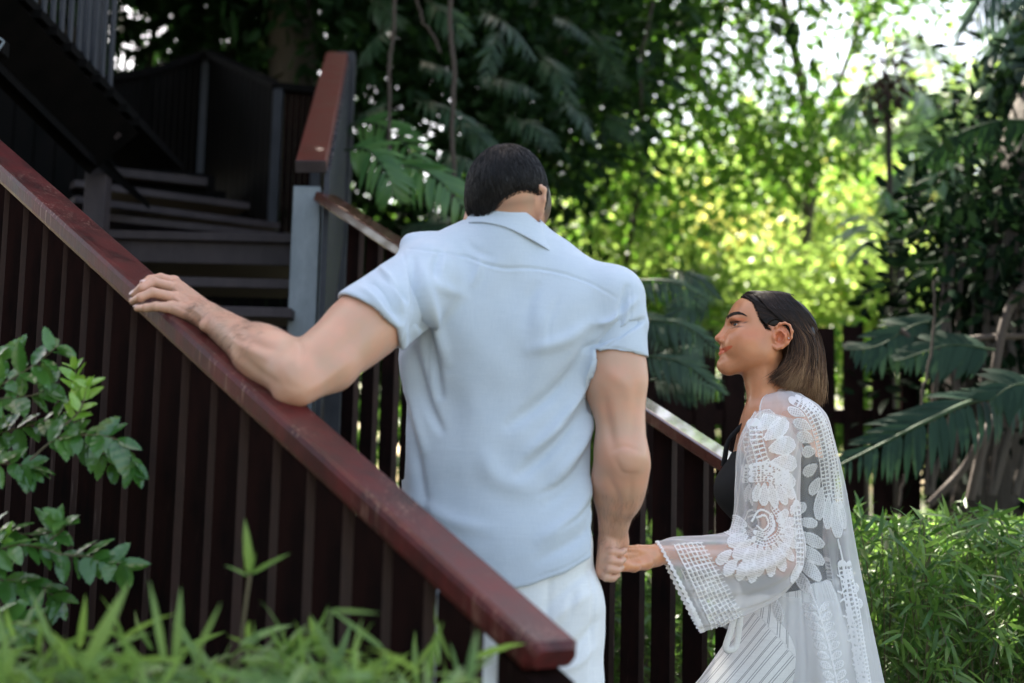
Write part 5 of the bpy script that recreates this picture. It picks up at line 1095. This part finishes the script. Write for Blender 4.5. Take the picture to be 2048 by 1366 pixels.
cr = wall_crown(1130, 1440, -140, 330, 10, 13.5, 30, (.62, .62, .45)) + wall_crown(1440, 1700, -140, 90, 10, 13, 9, (.5, .55, .34)) + wall_crown(1480, 1800, 230, 340, 11, 13.5, 10, (.5, .5, .3)) + wall_crown(1700, 1800, -60, 60, 11, 13, 4, (.45, .4, .3))
tree('leafy_tree', 'tall sunlit tree at the upper right, sky showing between its leaves', 'tree', P(1600, 1012, 13.5), [P(1585, 1030, 13.5), P(1596, 600, 13.4), P(1620, 300, 13.2), P(1560, -40, 12.8)], .085, cr + wall_crown(1680, 1860, -140, 30, 10, 13, 6, (.5, .5, .3)) + wall_crown(1120, 1400, 330, 480, 11, 13, 11, (.5, .5, .34)) + wall_crown(1400, 1620, 190, 360, 11, 13, 8, (.5, .5, .32)), 13500, .10, M_lfmid, branches=[([P(1610, 420, 13.3), P(1480, 250, 12.6), P(1300, 60, 12)], .045), ([P(1600, 330, 13.2), P(1680, 160, 12.8), P(1740, -20, 12.4)], .04), ([P(1240, 600, 12), P(1290, 300, 11.8), P(1330, -20, 11.5)], .03)], sub=6, tight=.42)
# ---- garden bushes in full sun behind the fence
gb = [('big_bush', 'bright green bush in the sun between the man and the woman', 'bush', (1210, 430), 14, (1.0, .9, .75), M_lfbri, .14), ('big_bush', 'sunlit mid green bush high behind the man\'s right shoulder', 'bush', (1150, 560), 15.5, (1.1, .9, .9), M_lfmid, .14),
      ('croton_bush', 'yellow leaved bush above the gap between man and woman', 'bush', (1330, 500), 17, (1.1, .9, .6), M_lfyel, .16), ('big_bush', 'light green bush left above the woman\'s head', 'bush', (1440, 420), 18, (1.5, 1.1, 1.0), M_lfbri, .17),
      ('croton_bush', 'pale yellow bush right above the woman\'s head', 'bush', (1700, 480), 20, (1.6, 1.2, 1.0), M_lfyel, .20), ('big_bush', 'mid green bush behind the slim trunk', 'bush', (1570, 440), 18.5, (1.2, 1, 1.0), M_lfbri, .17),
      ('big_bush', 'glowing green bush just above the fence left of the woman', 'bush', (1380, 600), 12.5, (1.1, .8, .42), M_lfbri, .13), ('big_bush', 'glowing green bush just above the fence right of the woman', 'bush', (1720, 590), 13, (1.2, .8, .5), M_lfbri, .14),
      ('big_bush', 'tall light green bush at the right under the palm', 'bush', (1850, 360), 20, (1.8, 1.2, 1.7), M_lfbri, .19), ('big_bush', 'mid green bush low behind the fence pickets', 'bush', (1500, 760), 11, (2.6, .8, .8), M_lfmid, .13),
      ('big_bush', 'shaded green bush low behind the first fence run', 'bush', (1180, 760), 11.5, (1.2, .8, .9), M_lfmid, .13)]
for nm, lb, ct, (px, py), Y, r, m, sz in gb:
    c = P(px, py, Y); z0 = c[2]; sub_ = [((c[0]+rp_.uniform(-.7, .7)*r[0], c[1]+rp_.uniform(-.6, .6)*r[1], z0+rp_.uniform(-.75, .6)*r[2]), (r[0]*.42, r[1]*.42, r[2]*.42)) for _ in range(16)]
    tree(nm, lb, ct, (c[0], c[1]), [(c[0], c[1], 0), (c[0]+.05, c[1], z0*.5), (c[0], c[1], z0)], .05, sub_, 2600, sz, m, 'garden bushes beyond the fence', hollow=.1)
# far trees closing the garden
for i, (px, py, Y, r, m) in enumerate([(1150, 420, 30, 3.2, M_lfmid), (1420, 360, 33, 3.3, M_lfbri), (1700, 330, 36, 3.0, M_lfbri), (1960, 250, 32, 3.0, M_lfbri), (2230, 250, 32, 3.2, M_lfmid), (880, 420, 30, 3.6, M_lfmid), (600, 450, 30, 3.6, M_lfmid), (300, 450, 30, 3.8, M_lfmid), (0, 450, 30, 4, M_lfmid)]):
    c = P(px, py, Y); cl = [((c[0]+rp_.uniform(-.8, .8)*r, c[1]+rp_.uniform(-.5, .5)*r, c[2]*rp_.uniform(.12, 1.0) + rp_.uniform(-.1, .25)*r), (r*.42, r*.4, r*.36)) for _ in range(26)]
    tree('distant_tree', ['far green tree closing the garden behind the man\'s right arm', 'far pale tree over the yellow bush', 'far pale tree above the woman\'s hair', 'far bright tree behind the arching palm', 'far tree at the right border of the garden', 'far tree hidden behind the man\'s head', 'far tree behind the newel post', 'far tree behind the boarded balustrade', 'far tree behind the overhanging flight'][i], 'tree', (c[0], c[1]), [(c[0], c[1], 0), (c[0], c[1], c[2]*.5), (c[0]+.2, c[1], c[2])], .25, cl, 3600, .34, m, 'far garden trees')
# ---- fronds
def frond(path, ln, lw, n, droop=.35, m_stem=.006, side=None, T=BLADE3, both=True, ang=1.0, taper=True, jit=.06):
    """pinnate leaf: a rib with leaflets on both sides; returns rib and leaflet mesh parts"""
    c = crom(path, 40); V1, F1 = tube(c, np.linspace(m_stem, m_stem*.3, 40), 6); t = np.linspace(.12, .99, n); i = np.clip((t*39).astype(int), 0, 38); tg = c[i+1]-c[i]; tg /= np.linalg.norm(tg, axis=1, keepdims=True)
    nrm = np.tile(np.array(side if side is not None else [0, 0, 1.]), (n, 1)).astype(float); nrm -= tg*(nrm*tg).sum(1, keepdims=True); nrm /= np.linalg.norm(nrm, axis=1, keepdims=True); sd = np.cross(tg, nrm); out = []
    prof = np.sin(np.pi*np.clip(.18+.80*t, 0, 1))**.6 if taper else np.ones(n)
    for s_ in ((1, -1) if both else (1,)):
        d = tg*math.cos(ang) + sd*s_*math.sin(ang) - np.array([0, 0, 1.])*droop + rp_.normal(0, jit, (n, 3)); out.append(scatter(T, c[i], rotmats(d, nrm), ln*prof*rp_.uniform(.9, 1.1, n), np.full(n, lw)))
    return (V1, F1), merge(out)
def frond_plant(name, label, cat, base, fr, m, group=None, stem_m=None):
    t = thing(name, base, label, cat, group)
    for f in fr:
        (V1, F1), (V2, F2) = frond(**f); a = obj('frond', V2, F2, m, t, smooth=True); obj('rib', V1, F1, stem_m or M_ribd, a)
    return t
W3 = 1.5
Q = lambda l, Y: [P(x, y, Y + (z if z else 0)) for x, y, z in l]
frond_plant('climbing_plant', 'light green pinnate fronds hanging left of the man\'s head', 'plant', P(760, 1012, 7.4)*[1, 1, 0],
    [dict(path=Q([(690, 300, 0), (735, 300, -.1), (775, 350, -.2), (790, 400, -.2)], 6.4), ln=.19, lw=W3, n=13, side=[-.2, -1, .3], droop=.5, ang=.9),
     dict(path=Q([(770, 330, 0), (830, 335, -.2), (890, 370, -.3), (940, 430, -.3)], 6.5), ln=.20, lw=W3, n=15, side=[-.2, -1, .3], droop=.6, ang=.9),
     dict(path=Q([(700, 250, .3), (760, 250, .2), (820, 300, 0), (850, 370, 0)], 7.0), ln=.2, lw=W3, n=13, side=[-.2, -1, .3], droop=.5)], M_lfpale, 'climbing plants')
frond_plant('climbing_plant', 'grey green split fronds draped behind and above the man\'s head', 'plant', P(900, 1012, 8)*[1, 1, 0],
    [dict(path=Q([(x0, y0, 0), (x0+dx*.5, y0+dy*.3, -.15), (x0+dx, y0+dy, -.2)], Y), ln=.15*rp_.uniform(.75, 1.15), lw=W3, n=12, side=[rp_.uniform(-1.2, 1.2), -1, rp_.uniform(.1, 1.2)], droop=.6, ang=.95, jit=.12) for x0, y0, dx, dy, Y in
     [(780, 60, -60, 70, 7.8), (850, 0, 90, 90, 7.9), (960, 20, 110, 100, 8), (1080, 110, 70, 110, 8.2), (830, 200, 130, 60, 7.6), (770, 210, -80, 60, 7.5), (840, 120, 80, 50, 8), (900, 240, 90, 70, 7.7), (880, 300, 100, 60, 7.4), (1100, 30, 90, 60, 8.4), (1130, 200, 60, 90, 8.2), (700, 120, -60, 40, 8), (960, 150, 120, 40, 8.2), (1010, 230, 110, 70, 8.1), (860, 420, 60, 50, 7.2), (800, 455, 90, -10, 7.0), (1180, 60, 60, 120, 8.6), (1210, 230, 70, 60, 8.5), (740, 0, 60, 60, 8.1), (1000, 60, -30, 110, 7.9)]], M_lffern, 'climbing plants')
frond_plant('climbing_plant', 'dark split fronds in front of the fence between man and woman', 'plant', P(1360, 1012, 6.0)*[1, 1, 0],
    [dict(path=Q([(x0, y0, 0), (x0+dx*.5, y0+dy*.3-8, -.1), (x0+dx, y0+dy, -.15)], Y), ln=.14, lw=1.1, n=18, side=[rp_.uniform(-.4, .4), -1, .6], droop=.55, ang=.9) for x0, y0, dx, dy, Y in
     [(1270, 560, 150, 40, 6.2), (1290, 640, 150, 60, 6.1), (1280, 710, 170, 80, 5.9), (1300, 760, 130, 20, 6), (1410, 690, -90, 60, 6.3), (1260, 620, 90, 90, 6.2), (1330, 540, 110, 60, 6.6), (1420, 600, -80, 40, 6.6)]], M_lffern, 'climbing plants')
frond_plant('climbing_plant', 'large dark pinnate frond on a long stalk low at the right', 'plant', P(1900, 1012, 5.3)*[1, 1, 0],
    [dict(path=Q([(2080, 800, .3), (1960, 800, 0), (1860, 840, -.1), (1770, 885, -.1), (1670, 935, -.1)], 5.3), ln=.21, lw=1.35, n=28, side=[-.1, -1, .5], droop=.45, ang=.95, m_stem=.012),
     dict(path=Q([(1900, 640, 0), (1830, 650, 0), (1760, 690, 0), (1700, 700, 0)], 5.8), ln=.17, lw=2.2, n=16, side=[-.1, -1, .5], droop=.5),
     dict(path=Q([(1990, 700, 0), (1900, 690, 0), (1800, 720, 0)], 5.7), ln=.17, lw=2.2, n=16, side=[-.1, -1, .5], droop=.5),
     dict(path=Q([(2090, 770, 0), (2030, 770, 0), (1980, 800, 0)], 5.2), ln=.16, lw=2.4, n=12, side=[-.1, -1, .5], droop=.5)], leafmat('dark_frond_leaf', (.010, .028, .016), (.022, .048, .028), .12, .5, spec=.12), 'climbing plants')
# ---- palms
def palm(label, base, crownp, fr, r0=.09, m=M_palm):
    t = thing('palm_tree', [base[0], base[1], 0], label, 'palm', 'palms at the right'); V, F = trunk_mesh([[base[0], base[1], 0], [(base[0]+crownp[0])/2, (base[1]+crownp[1])/2+.1, crownp[2]*.5], crownp], r0, r0*.8, seed=4); obj('trunk', V, F, M_bark, t)
    for f in fr:
        (V1, F1), (V2, F2) = frond(**f); a = obj('frond', V2, F2, m, t); obj('rib', V1, F1, M_stem, a)
    return t
c = P(1905, 330, 11)
fr = [dict(path=Q(l, Y), ln=.55, lw=.40, n=80, side=[0, -.5, 1], droop=.7, ang=.8, m_stem=.02) for l, Y in
      [([(1905, 330, 0), (1870, 210, 0), (1790, 150, -.2), (1730, 190, -.3), (1700, 290, -.4)], 11), ([(1905, 330, 0), (1940, 190, 0), (2010, 150, -.2), (2090, 210, -.3)], 11), ([(1905, 330, 0), (1850, 260, 0), (1760, 250, .4), (1690, 330, .6)], 11),
       ([(1905, 330, 0), (1960, 280, 0), (2040, 300, 0), (2100, 380, 0)], 11), ([(1905, 330, 0), (1900, 200, .3), (1860, 90, .8), (1800, 60, 1.2)], 11), ([(1905, 330, 0), (1880, 300, -.5), (1830, 330, -1), (1790, 430, -1.3)], 11)]]
palm('arching feather palm standing in the sun near the right border', P(1905, 1012, 11), c, fr)
c = P(1800, 480, 8.8)
T_ = []
for k in range(26):
    a = rp_.uniform(-.3, math.pi+.3); L_ = rp_.uniform(90, 150); y_ = -math.sin(a)*L_*.9; T_.append(([(1800, 480, 0), (1800+math.cos(a)*L_*.55, 480+y_*.65-14, rp_.uniform(-.3, .3)), (1800+math.cos(a)*L_, 480+y_+ 22, rp_.uniform(-.5, .4))], 8.8))
dr = thing('spiky_palm', P(1800, 1012, 8.8)*[1, 1, 0], 'slim palm with a burst of narrow pale leaves right of the woman', 'palm', 'palms at the right')
V, F = trunk_mesh([P(1810, 1030, 8.8), P(1812, 750, 8.8), P(1802, 560, 8.8), P(1800, 480, 8.8)], .05, .03, seed=2); obj('trunk', V, F, M_bark, dr)
for l, Y in T_:
    cc_ = crom(Q(l, Y), 12); wv = .018*np.sin(np.pi*np.linspace(.12, 1, 12))**.5 + .002; n_ = np.array([rp_.uniform(-.5, .5), -.5, 1.]); tg = np.gradient(cc_, axis=0); sd = np.cross(tg, n_); sd /= np.linalg.norm(sd, axis=1, keepdims=True)
    Vb = np.stack([cc_-sd*wv[:, None], cc_+[0, 0, -.006], cc_+sd*wv[:, None]], 1).reshape(-1, 3); obj('leaf_blade', Vb, grid_faces(12, 3), M_lfpale, dr)
c = P(2090, 40, 7.0)
fr = [dict(path=Q(l, 7), ln=.42, lw=.26, n=80, side=[0, -.8, .6], droop=.9, ang=.6, m_stem=.012) for l in ([(2160, -160, 0), (2080, -120, 0), (1990, -40, 0), (1930, 60, 0)], [(2160, -100, 0), (2080, -20, 0), (2020, 50, 0), (1990, 130, 0)], [(2180, 60, 0), (2100, 40, 0), (2030, 110, 0), (2010, 190, 0)])]
palm('palm leaning in at the upper right corner with hanging fronds', P(2330, 1012, 7.2), P(2200, -120, 7.0), fr, .06, leafmat('teal_palm_leaf', (.035, .075, .055), (.07, .12, .09), .3, .3))
# ---- dark tree at the right border: buttress roots, drooping dark leaves
cr = wall_crown(1960, 2200, 330, 560, 5.9, 7.0, 12, (.34, .4, .3)) + wall_crown(1890, 2200, 500, 800, 6.3, 7.2, 16, (.34, .4, .28)) + wall_crown(1830, 1900, 560, 640, 6.4, 7, 4, (.24, .3, .16)) + wall_crown(1950, 2200, 800, 1000, 6.5, 7.2, 8, (.35, .4, .3))
cr += wall_crown(2110, 2700, -260, 520, 6.4, 8.2, 34, (.5, .5, .42))
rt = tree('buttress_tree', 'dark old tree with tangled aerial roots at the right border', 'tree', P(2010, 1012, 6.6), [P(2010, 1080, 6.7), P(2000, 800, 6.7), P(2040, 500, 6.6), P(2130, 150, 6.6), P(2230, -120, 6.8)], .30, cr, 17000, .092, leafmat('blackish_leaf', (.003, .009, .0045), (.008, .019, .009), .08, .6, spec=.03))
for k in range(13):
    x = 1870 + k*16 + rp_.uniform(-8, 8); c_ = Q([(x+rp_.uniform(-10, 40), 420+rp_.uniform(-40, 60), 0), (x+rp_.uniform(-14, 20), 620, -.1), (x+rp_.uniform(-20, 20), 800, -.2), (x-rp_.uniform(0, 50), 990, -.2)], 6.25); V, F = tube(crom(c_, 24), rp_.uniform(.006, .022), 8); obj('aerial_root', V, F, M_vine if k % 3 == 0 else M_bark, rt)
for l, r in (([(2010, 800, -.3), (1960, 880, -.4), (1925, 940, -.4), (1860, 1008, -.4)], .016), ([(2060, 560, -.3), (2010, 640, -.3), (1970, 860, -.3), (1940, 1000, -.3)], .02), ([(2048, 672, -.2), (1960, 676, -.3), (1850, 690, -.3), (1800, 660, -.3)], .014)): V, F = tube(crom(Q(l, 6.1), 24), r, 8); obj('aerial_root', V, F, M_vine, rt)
# dark arching branch with hanging leaves over the right side
frond_plant('drooping_branch', 'dark arching branch with drooping leaves at the right border', 'plant', P(2060, 1012, 6.2)*[1, 1, 0],
    [dict(path=Q([(2120, 260, 0), (2040, 240, 0), (1960, 250, 0), (1880, 290, 0), (1850, 330, 0)], 6.2), ln=.17, lw=1.3, n=30, side=[0, -1, .4], droop=1.1, ang=.9), dict(path=Q([(2120, 400, 0), (2020, 390, 0), (1930, 410, 0), (1830, 440, 0)], 6.2), ln=.14, lw=1.3, n=26, side=[0, -1, .4], droop=1.0), dict(path=Q([(2100, 520, 0), (2000, 500, 0), (1900, 520, 0), (1815, 530, 0)], 6.2), ln=.15, lw=1.3, n=28, side=[0, -1, .4], droop=.8)], M_lfdark, 'climbing plants')
# ---- hanging vines
for i, (l, Y, r, lb) in enumerate([([(905, -60, 0), (900, 60, 0), (908, 150, 0), (898, 250, 0), (900, 350, 0), (895, 480, 0)], 6.6, .011, 'thick straight hanging root above the man\'s left shoulder'), ([(792, -60, 0), (790, 60, 0), (780, 130, 0), (778, 230, 0), (776, 330, 0)], 6.8, .009, 'hanging root left of the thick one, twisting a little'),
     ([(1322, -60, 0), (1300, 60, 0), (1290, 140, 0), (1296, 250, 0)], 9, .010, 'pale thin hanging root among the sunlit leaves'), ([(820, -60, 0), (835, 30, 0), (850, 60, 0), (868, 110, 0)], 7.4, .007, 'short curved hanging stem at the top between two roots'), ([(1868, 560, 0), (1862, 700, 0), (1830, 860, 0), (1800, 1010, 0)], 5.6, .005, 'thin pale vine slanting before the right hand roots')]):
    V, F = tube(crom(Q(l, Y), 50) + np.cumsum(rp_.normal(0, .0022, (50, 3)), 0), r, 8); tag(obj('hanging_root', V, F, M_vine, None, org=P(l[-1][0], l[-1][1], Y)), lb, 'root', 'hanging roots')
# seed pod cluster
wl = thing('withered_palm', P(1775, 1012, 9.3)*[1, 1, 0], 'slim stem carrying a brown bundle of withered leaves against the bright sky', 'palm')
V, F = trunk_mesh([P(1790, 1030, 9.3), P(1785, 700, 9.2), P(1780, 400, 9.1), P(1776, 180, 9)], .025, .02, seed=9); obj('trunk', V, F, M_bark, wl)
V, F = clumps([cpx(1775, 150, 9, (.06, .06, .19)), cpx(1770, 190, 9, (.05, .05, .14)), cpx(1785, 120, 9, (.03, .03, .10))], 260, .065, sub=5, zb=-2); obj('crown', V, F, mat('dry_brown_leaf', (.05, .03, .022), .8, .1), wl, False)
# ---- bamboo hedge on the right and behind the railing
def bamboo(label, spots, nst, h, leaf, m, spread=.35, base_lab='bamboo', twig=True, nl=22, lean=None, fresh=.0, name='bamboo_clump', group='bamboo hedges'):
    x0, x1, y0, y1 = spots; t = thing(name, [(x0+x1)/2, (y0+y1)/2, 0], label, base_lab, group); st_, lv, lv2 = [], [], []
    for i in range(nst):
        b = np.array([rp_.uniform(x0, x1), rp_.uniform(y0, y1), 0]); H_ = h*rp_.uniform(.7, 1.08); a = rp_.uniform(0, 2*math.pi); o = np.array([math.cos(a), math.sin(a), 0])*spread*rp_.uniform(.3, 1.2)
        if lean is not None: o = o*.6 + np.array(lean)*rp_.uniform(.3, 1)
        c = crom([b, b + o*.25 + [0, 0, H_*.55], b + o*.7 + [0, 0, H_*.92], b + o*1.3 + [0, 0, H_*(.98-.22*rp_.rand())]], 16); st_.append(tube(c, np.linspace(.0022, .0008, 16), 4))
        k = rp_.randint(4, 16, nl); tg = np.gradient(c, axis=0)[k]; tg /= np.linalg.norm(tg, axis=1, keepdims=True); d = tg*.7 + rdirs(nl, -.15, .7)*1.0; p = c[k] + rp_.normal(0, .012, (nl, 3))
        tgt = lv2 if rp_.rand() < fresh else lv; tgt.append(scatter(BLADE3, p, rotmats(d, rdirs(nl, 1.2, .5)), leaf*rp_.uniform(.6, 1.2, nl), np.full(nl, 1.25)))
    V, F = merge(st_); obj('stems', V, F, M_twig, t); V, F = merge(lv); obj('foliage', V, F, m, t)
    if lv2: V, F = merge(lv2); obj('young_foliage', V, F, M_bamf, t)
    return t
a = P(1700, 1012, 3.9); b_ = P(2150, 1012, 5.0)
bamboo('bright low bamboo hedge at the right behind the woman', (a[0]+.08, 2.3, 3.75, 5.3), 760, 1.13, .085, M_bam, .30, fresh=.25, nl=28, lean=[-.05, -.12, 0])
bamboo('bamboo leaves low between the dark railing pickets', (.15, .85, 4.9, 6.2), 240, 1.05, .10, M_bam, .25, nl=20, fresh=.3)
# near leaves: bottom left, out of focus
a = P(-60, 1012, 2.0)
bamboo('blurred foreground bamboo grass along the bottom left', (-.95, -.13, 1.62, 2.05), 520, .935, .080, M_bamf, .11, nl=24, name='dwarf_bamboo', base_lab='bamboo grass', group=None)
ct = thing('bamboo_shoot', P(490, 1012, 1.95)*[1, 1, 0], 'single bamboo shoot with three leaves standing above the grass', 'bamboo shoot')
V, F = tube(crom([P(470, 1420, 1.95), P(484, 1270, 1.95), P(494, 1190, 1.95), P(500, 1150, 1.95)], 14), .0025, 6); obj('stem', V, F, M_twig, ct)
for (x0, y0, x1, y1, w) in ((500, 1150, 490, 1038, 1.5), (502, 1148, 578, 1106, .9), (498, 1152, 450, 1130, .9), (500, 1150, 512, 1105, .8)):
    p, q = P(x0, y0, 1.95), P(x1, y1, 1.93); V, F = scatter(BLADE3, p[None], rotmats((q-p)[None], np.array([[.2, -1, .3]])), np.linalg.norm(q-p), np.array([w])); obj('leaf', V, F, M_bamf, ct)
for i, (x0, y0, x1, y1, w) in enumerate(((165, 1345, 256, 1168, 1.3), (330, 1330, 300, 1165, .8), (350, 1340, 362, 1180, 1.0), (110, 1300, 60, 1180, .9), (390, 1310, 440, 1210, .8), (700, 1330, 724, 1240, .9), (560, 1340, 630, 1270, .8), (770, 1300, 660, 1218, .7), (660, 1220, 756, 1226, .7), (20, 1330, -10, 1200, 1.0))):
    Yb = 1.72 + .05*(i % 4); p, q = P(x0, y0, Yb), P(x1, y1, Yb); V, F = scatter(BLADE3, p[None], rotmats((q-p)[None], np.array([[.3, -1, .2]])), np.linalg.norm(q-p)*1.05, np.array([w])); g_ = P(x0, 1012, Yb)*[1, 1, 0]
    bl = thing('grass_blade', g_, ['broad blurred blade rising at the lower left', 'thin upright blade right of the broad blade', 'short straight blade beside the thin one', 'bent blade over the leafy shrub', 'slanting blade at the grass top centre', 'small blade near the handrail post', 'low slanting blade under the shoot', 'blade pointing left above the grass end', 'flat blade pointing right above the grass end', 'blade at the left picture border'][i], 'grass blade', 'single blades in the foreground')
    obj('leaf', V, F, M_bamf, bl); V, F = tube(np.array([g_ + [0, 0, -.01], (g_+p)/2 + [.01, 0, 0], p]), .002, 5); obj('stem', V, F, M_stem, bl)
# ---- serrated shrub in focus at the left
def serr():
    n = 15; V = []; F = []
    for i in range(n+1):
        t = i/n; w = .30*math.sin(math.pi*min(1, .03+t**.80*.97))**.75 * (1-.12*t); tooth = (.035 if i % 2 else 0)*(t > .25)*(t < .97); x = t; sag = -.10*t*t
        for j, u in enumerate((-1, -.55, 0, .55, 1)):
            ww = w*u + (tooth*u if abs(u) == 1 else 0); V.append([x + (.02 if abs(u) == 1 and i % 2 else 0), ww, sag + .10*abs(u)*w*2 + .010*math.sin(i*1.3+u*2)])
    for i in range(n):
        for j in range(4): F.append([i*5+j, i*5+j+1, (i+1)*5+j+1, (i+1)*5+j])
    return np.array(V), np.array(F)
SERR = serr()
def shrubleaf(name, c1, c2):
    m = leafmat(name, c1, c2, .22, .22, spec=.7); return m
M_sh1 = shrubleaf('glossy_serrated_leaf', (.035, .115, .020), (.080, .185, .036)); M_sh2 = shrubleaf('young_serrated_leaf', (.16, .33, .045), (.25, .42, .07))
sb = thing('leafy_shrub', P(-90, 1012, 2.55)*[1, 1, 0], 'glossy serrated leaf shrub reaching in from the left border', 'shrub')
BR = [([(-90, 800, 0), (-20, 780, 0), (60, 735, 0), (118, 690, 0)], 0), ([(-90, 830, 0), (-10, 800, 0), (70, 790, 0), (100, 770, 0)], 0), ([(-90, 900, 0), (-10, 870, .02), (60, 850, 0), (130, 830, -.02)], 0), ([(60, 920, 0), (110, 880, 0), (170, 870, 0), (235, 880, 0), (270, 935, 0)], 0), ([(120, 880, 0), (150, 840, 0), (156, 790, 0), (150, 735, 0)], 1), ([(130, 850, 0), (160, 820, 0), (176, 770, 0)], 1),
      ([(-90, 960, 0), (-20, 930, 0), (40, 930, 0), (60, 940, 0)], 0), ([(-90, 1100, 0), (-10, 1060, 0), (60, 1070, 0), (120, 1060, 0)], 0), ([(-60, 1120, 0), (40, 1090, 0), (130, 1110, 0), (200, 1115, 0), (255, 1135, 0)], 0), ([(-90, 1180, 0), (0, 1160, 0), (70, 1170, 0), (120, 1200, 0)], 0), ([(-90, 1240, 0), (-10, 1240, 0), (60, 1250, 0)], 0), ([(-90, 1060, 0), (-30, 1080, 0), (15, 1075, 0)], 1), ([(150, 880, 0), (190, 895, 0), (225, 930, 0)], 0), ([(100, 1080, 0), (125, 1060, 0), (128, 1040, 0)], 0), ([(-90, 740, 0), (-30, 730, 0), (30, 712, 0)], 0)]
for bi, (l, young) in enumerate(BR):
    Y = 2.50 + .05*((bi*37) % 5 - 2)/2.; c = crom(Q(l, Y), 40); V, F = tube(c, np.linspace(.0022, .0010, 40), 6); a = obj('branch', V, F, M_twig, sb); seg = np.linalg.norm(np.diff(c, axis=0), axis=1).sum(); nn = max(int(seg/.019), 3); pos, dd, uu, ss = [], [], [], []
    for k in range(nn):
        i = int(8 + 31*k/(nn-1)) if l[0][0] > -50 else int(3 + 36*k/(nn-1)); i = min(i, 38); tg = c[i+1]-c[i]; tg /= np.linalg.norm(tg)
        for s_ in ((-1, 1) if k < nn-1 else (-1, 0, 1)):
            sdv = np.cross(tg, [0, -.9, .4]); d = tg*.75 + sdv*s_*.9 + np.array([0, -.30, -.45 if not young else .1]) + rp_.normal(0, .28, 3); pos.append(c[i]); dd.append(d); uu.append(np.array([0, -.55, .85]) + rp_.normal(0, .30, 3)); ss.append((.041 + .017*rp_.rand())*(.75 if young else 1)*(.8 if k == nn-1 else 1))
    V, F = scatter(SERR, np.array(pos), rotmats(np.array(dd), np.array(uu)), np.array(ss), rp_.uniform(.72, .95, len(pos))); obj('leaves', V, F, M_sh2 if young else M_sh1, a)
V, F = tube(crom([P(-120, 1420, 2.55)*[1, 1, 0], P(-115, 1200, 2.55), P(-100, 900, 2.55), P(-90, 740, 2.5)], 30), .006, 8); obj('main_stem', V, F, M_twig, sb)
# ------------------------------------------------------------------ light
SUN_EL, SUN_AZ = 54, -28          # sun ahead of the camera, a little left: the people stand in the trees' shade
w = bpy.data.worlds.new("World"); SC.world = w; w.use_nodes = True; nt = w.node_tree
bg = nt.nodes['Background']; sk = nt.nodes.new('ShaderNodeTexSky'); sk.sky_type = 'NISHITA'; sk.sun_disc = False
sk.sun_elevation = R_(SUN_EL); sk.sun_rotation = R_(SUN_AZ); sk.air_density = 1.0; sk.dust_density = 2.5; sk.ozone_density = .6
mx = nt.nodes.new('ShaderNodeMix'); mx.data_type = 'RGBA'; mx.blend_type = 'MULTIPLY'; mx.inputs['Factor'].default_value = 1; mx.inputs['B'].default_value = (1.16, 1.0, .84, 1)
nt.links.new(sk.outputs[0], mx.inputs['A']); nt.links.new(mx.outputs['Result'], bg.inputs['Color']); bg.inputs['Strength'].default_value = .085
sd = bpy.data.lights.new("sun", 'SUN'); sd.energy = 5.0; sd.angle = R_(.6); sd.color = (1, .93, .80)
so = bpy.data.objects.new("sun", sd); COL.objects.link(so)
sv = Vector((math.sin(R_(SUN_AZ))*math.cos(R_(SUN_EL)), math.cos(R_(SUN_AZ))*math.cos(R_(SUN_EL)), math.sin(R_(SUN_EL))))
so.rotation_euler = sv.to_track_quat('Z', 'Y').to_euler(); so.location = (sv*30)
SC.view_settings.view_transform = 'Standard'; SC.view_settings.look = 'None'; SC.view_settings.gamma = 1.0
SC.view_settings.exposure = 2.97
SC.cycles.max_bounces = 8; SC.cycles.transparent_max_bounces = 24; SC.cycles.transmission_bounces = 6
SC.cycles.use_denoising = True
SC.cycles.sample_clamp_indirect = 6
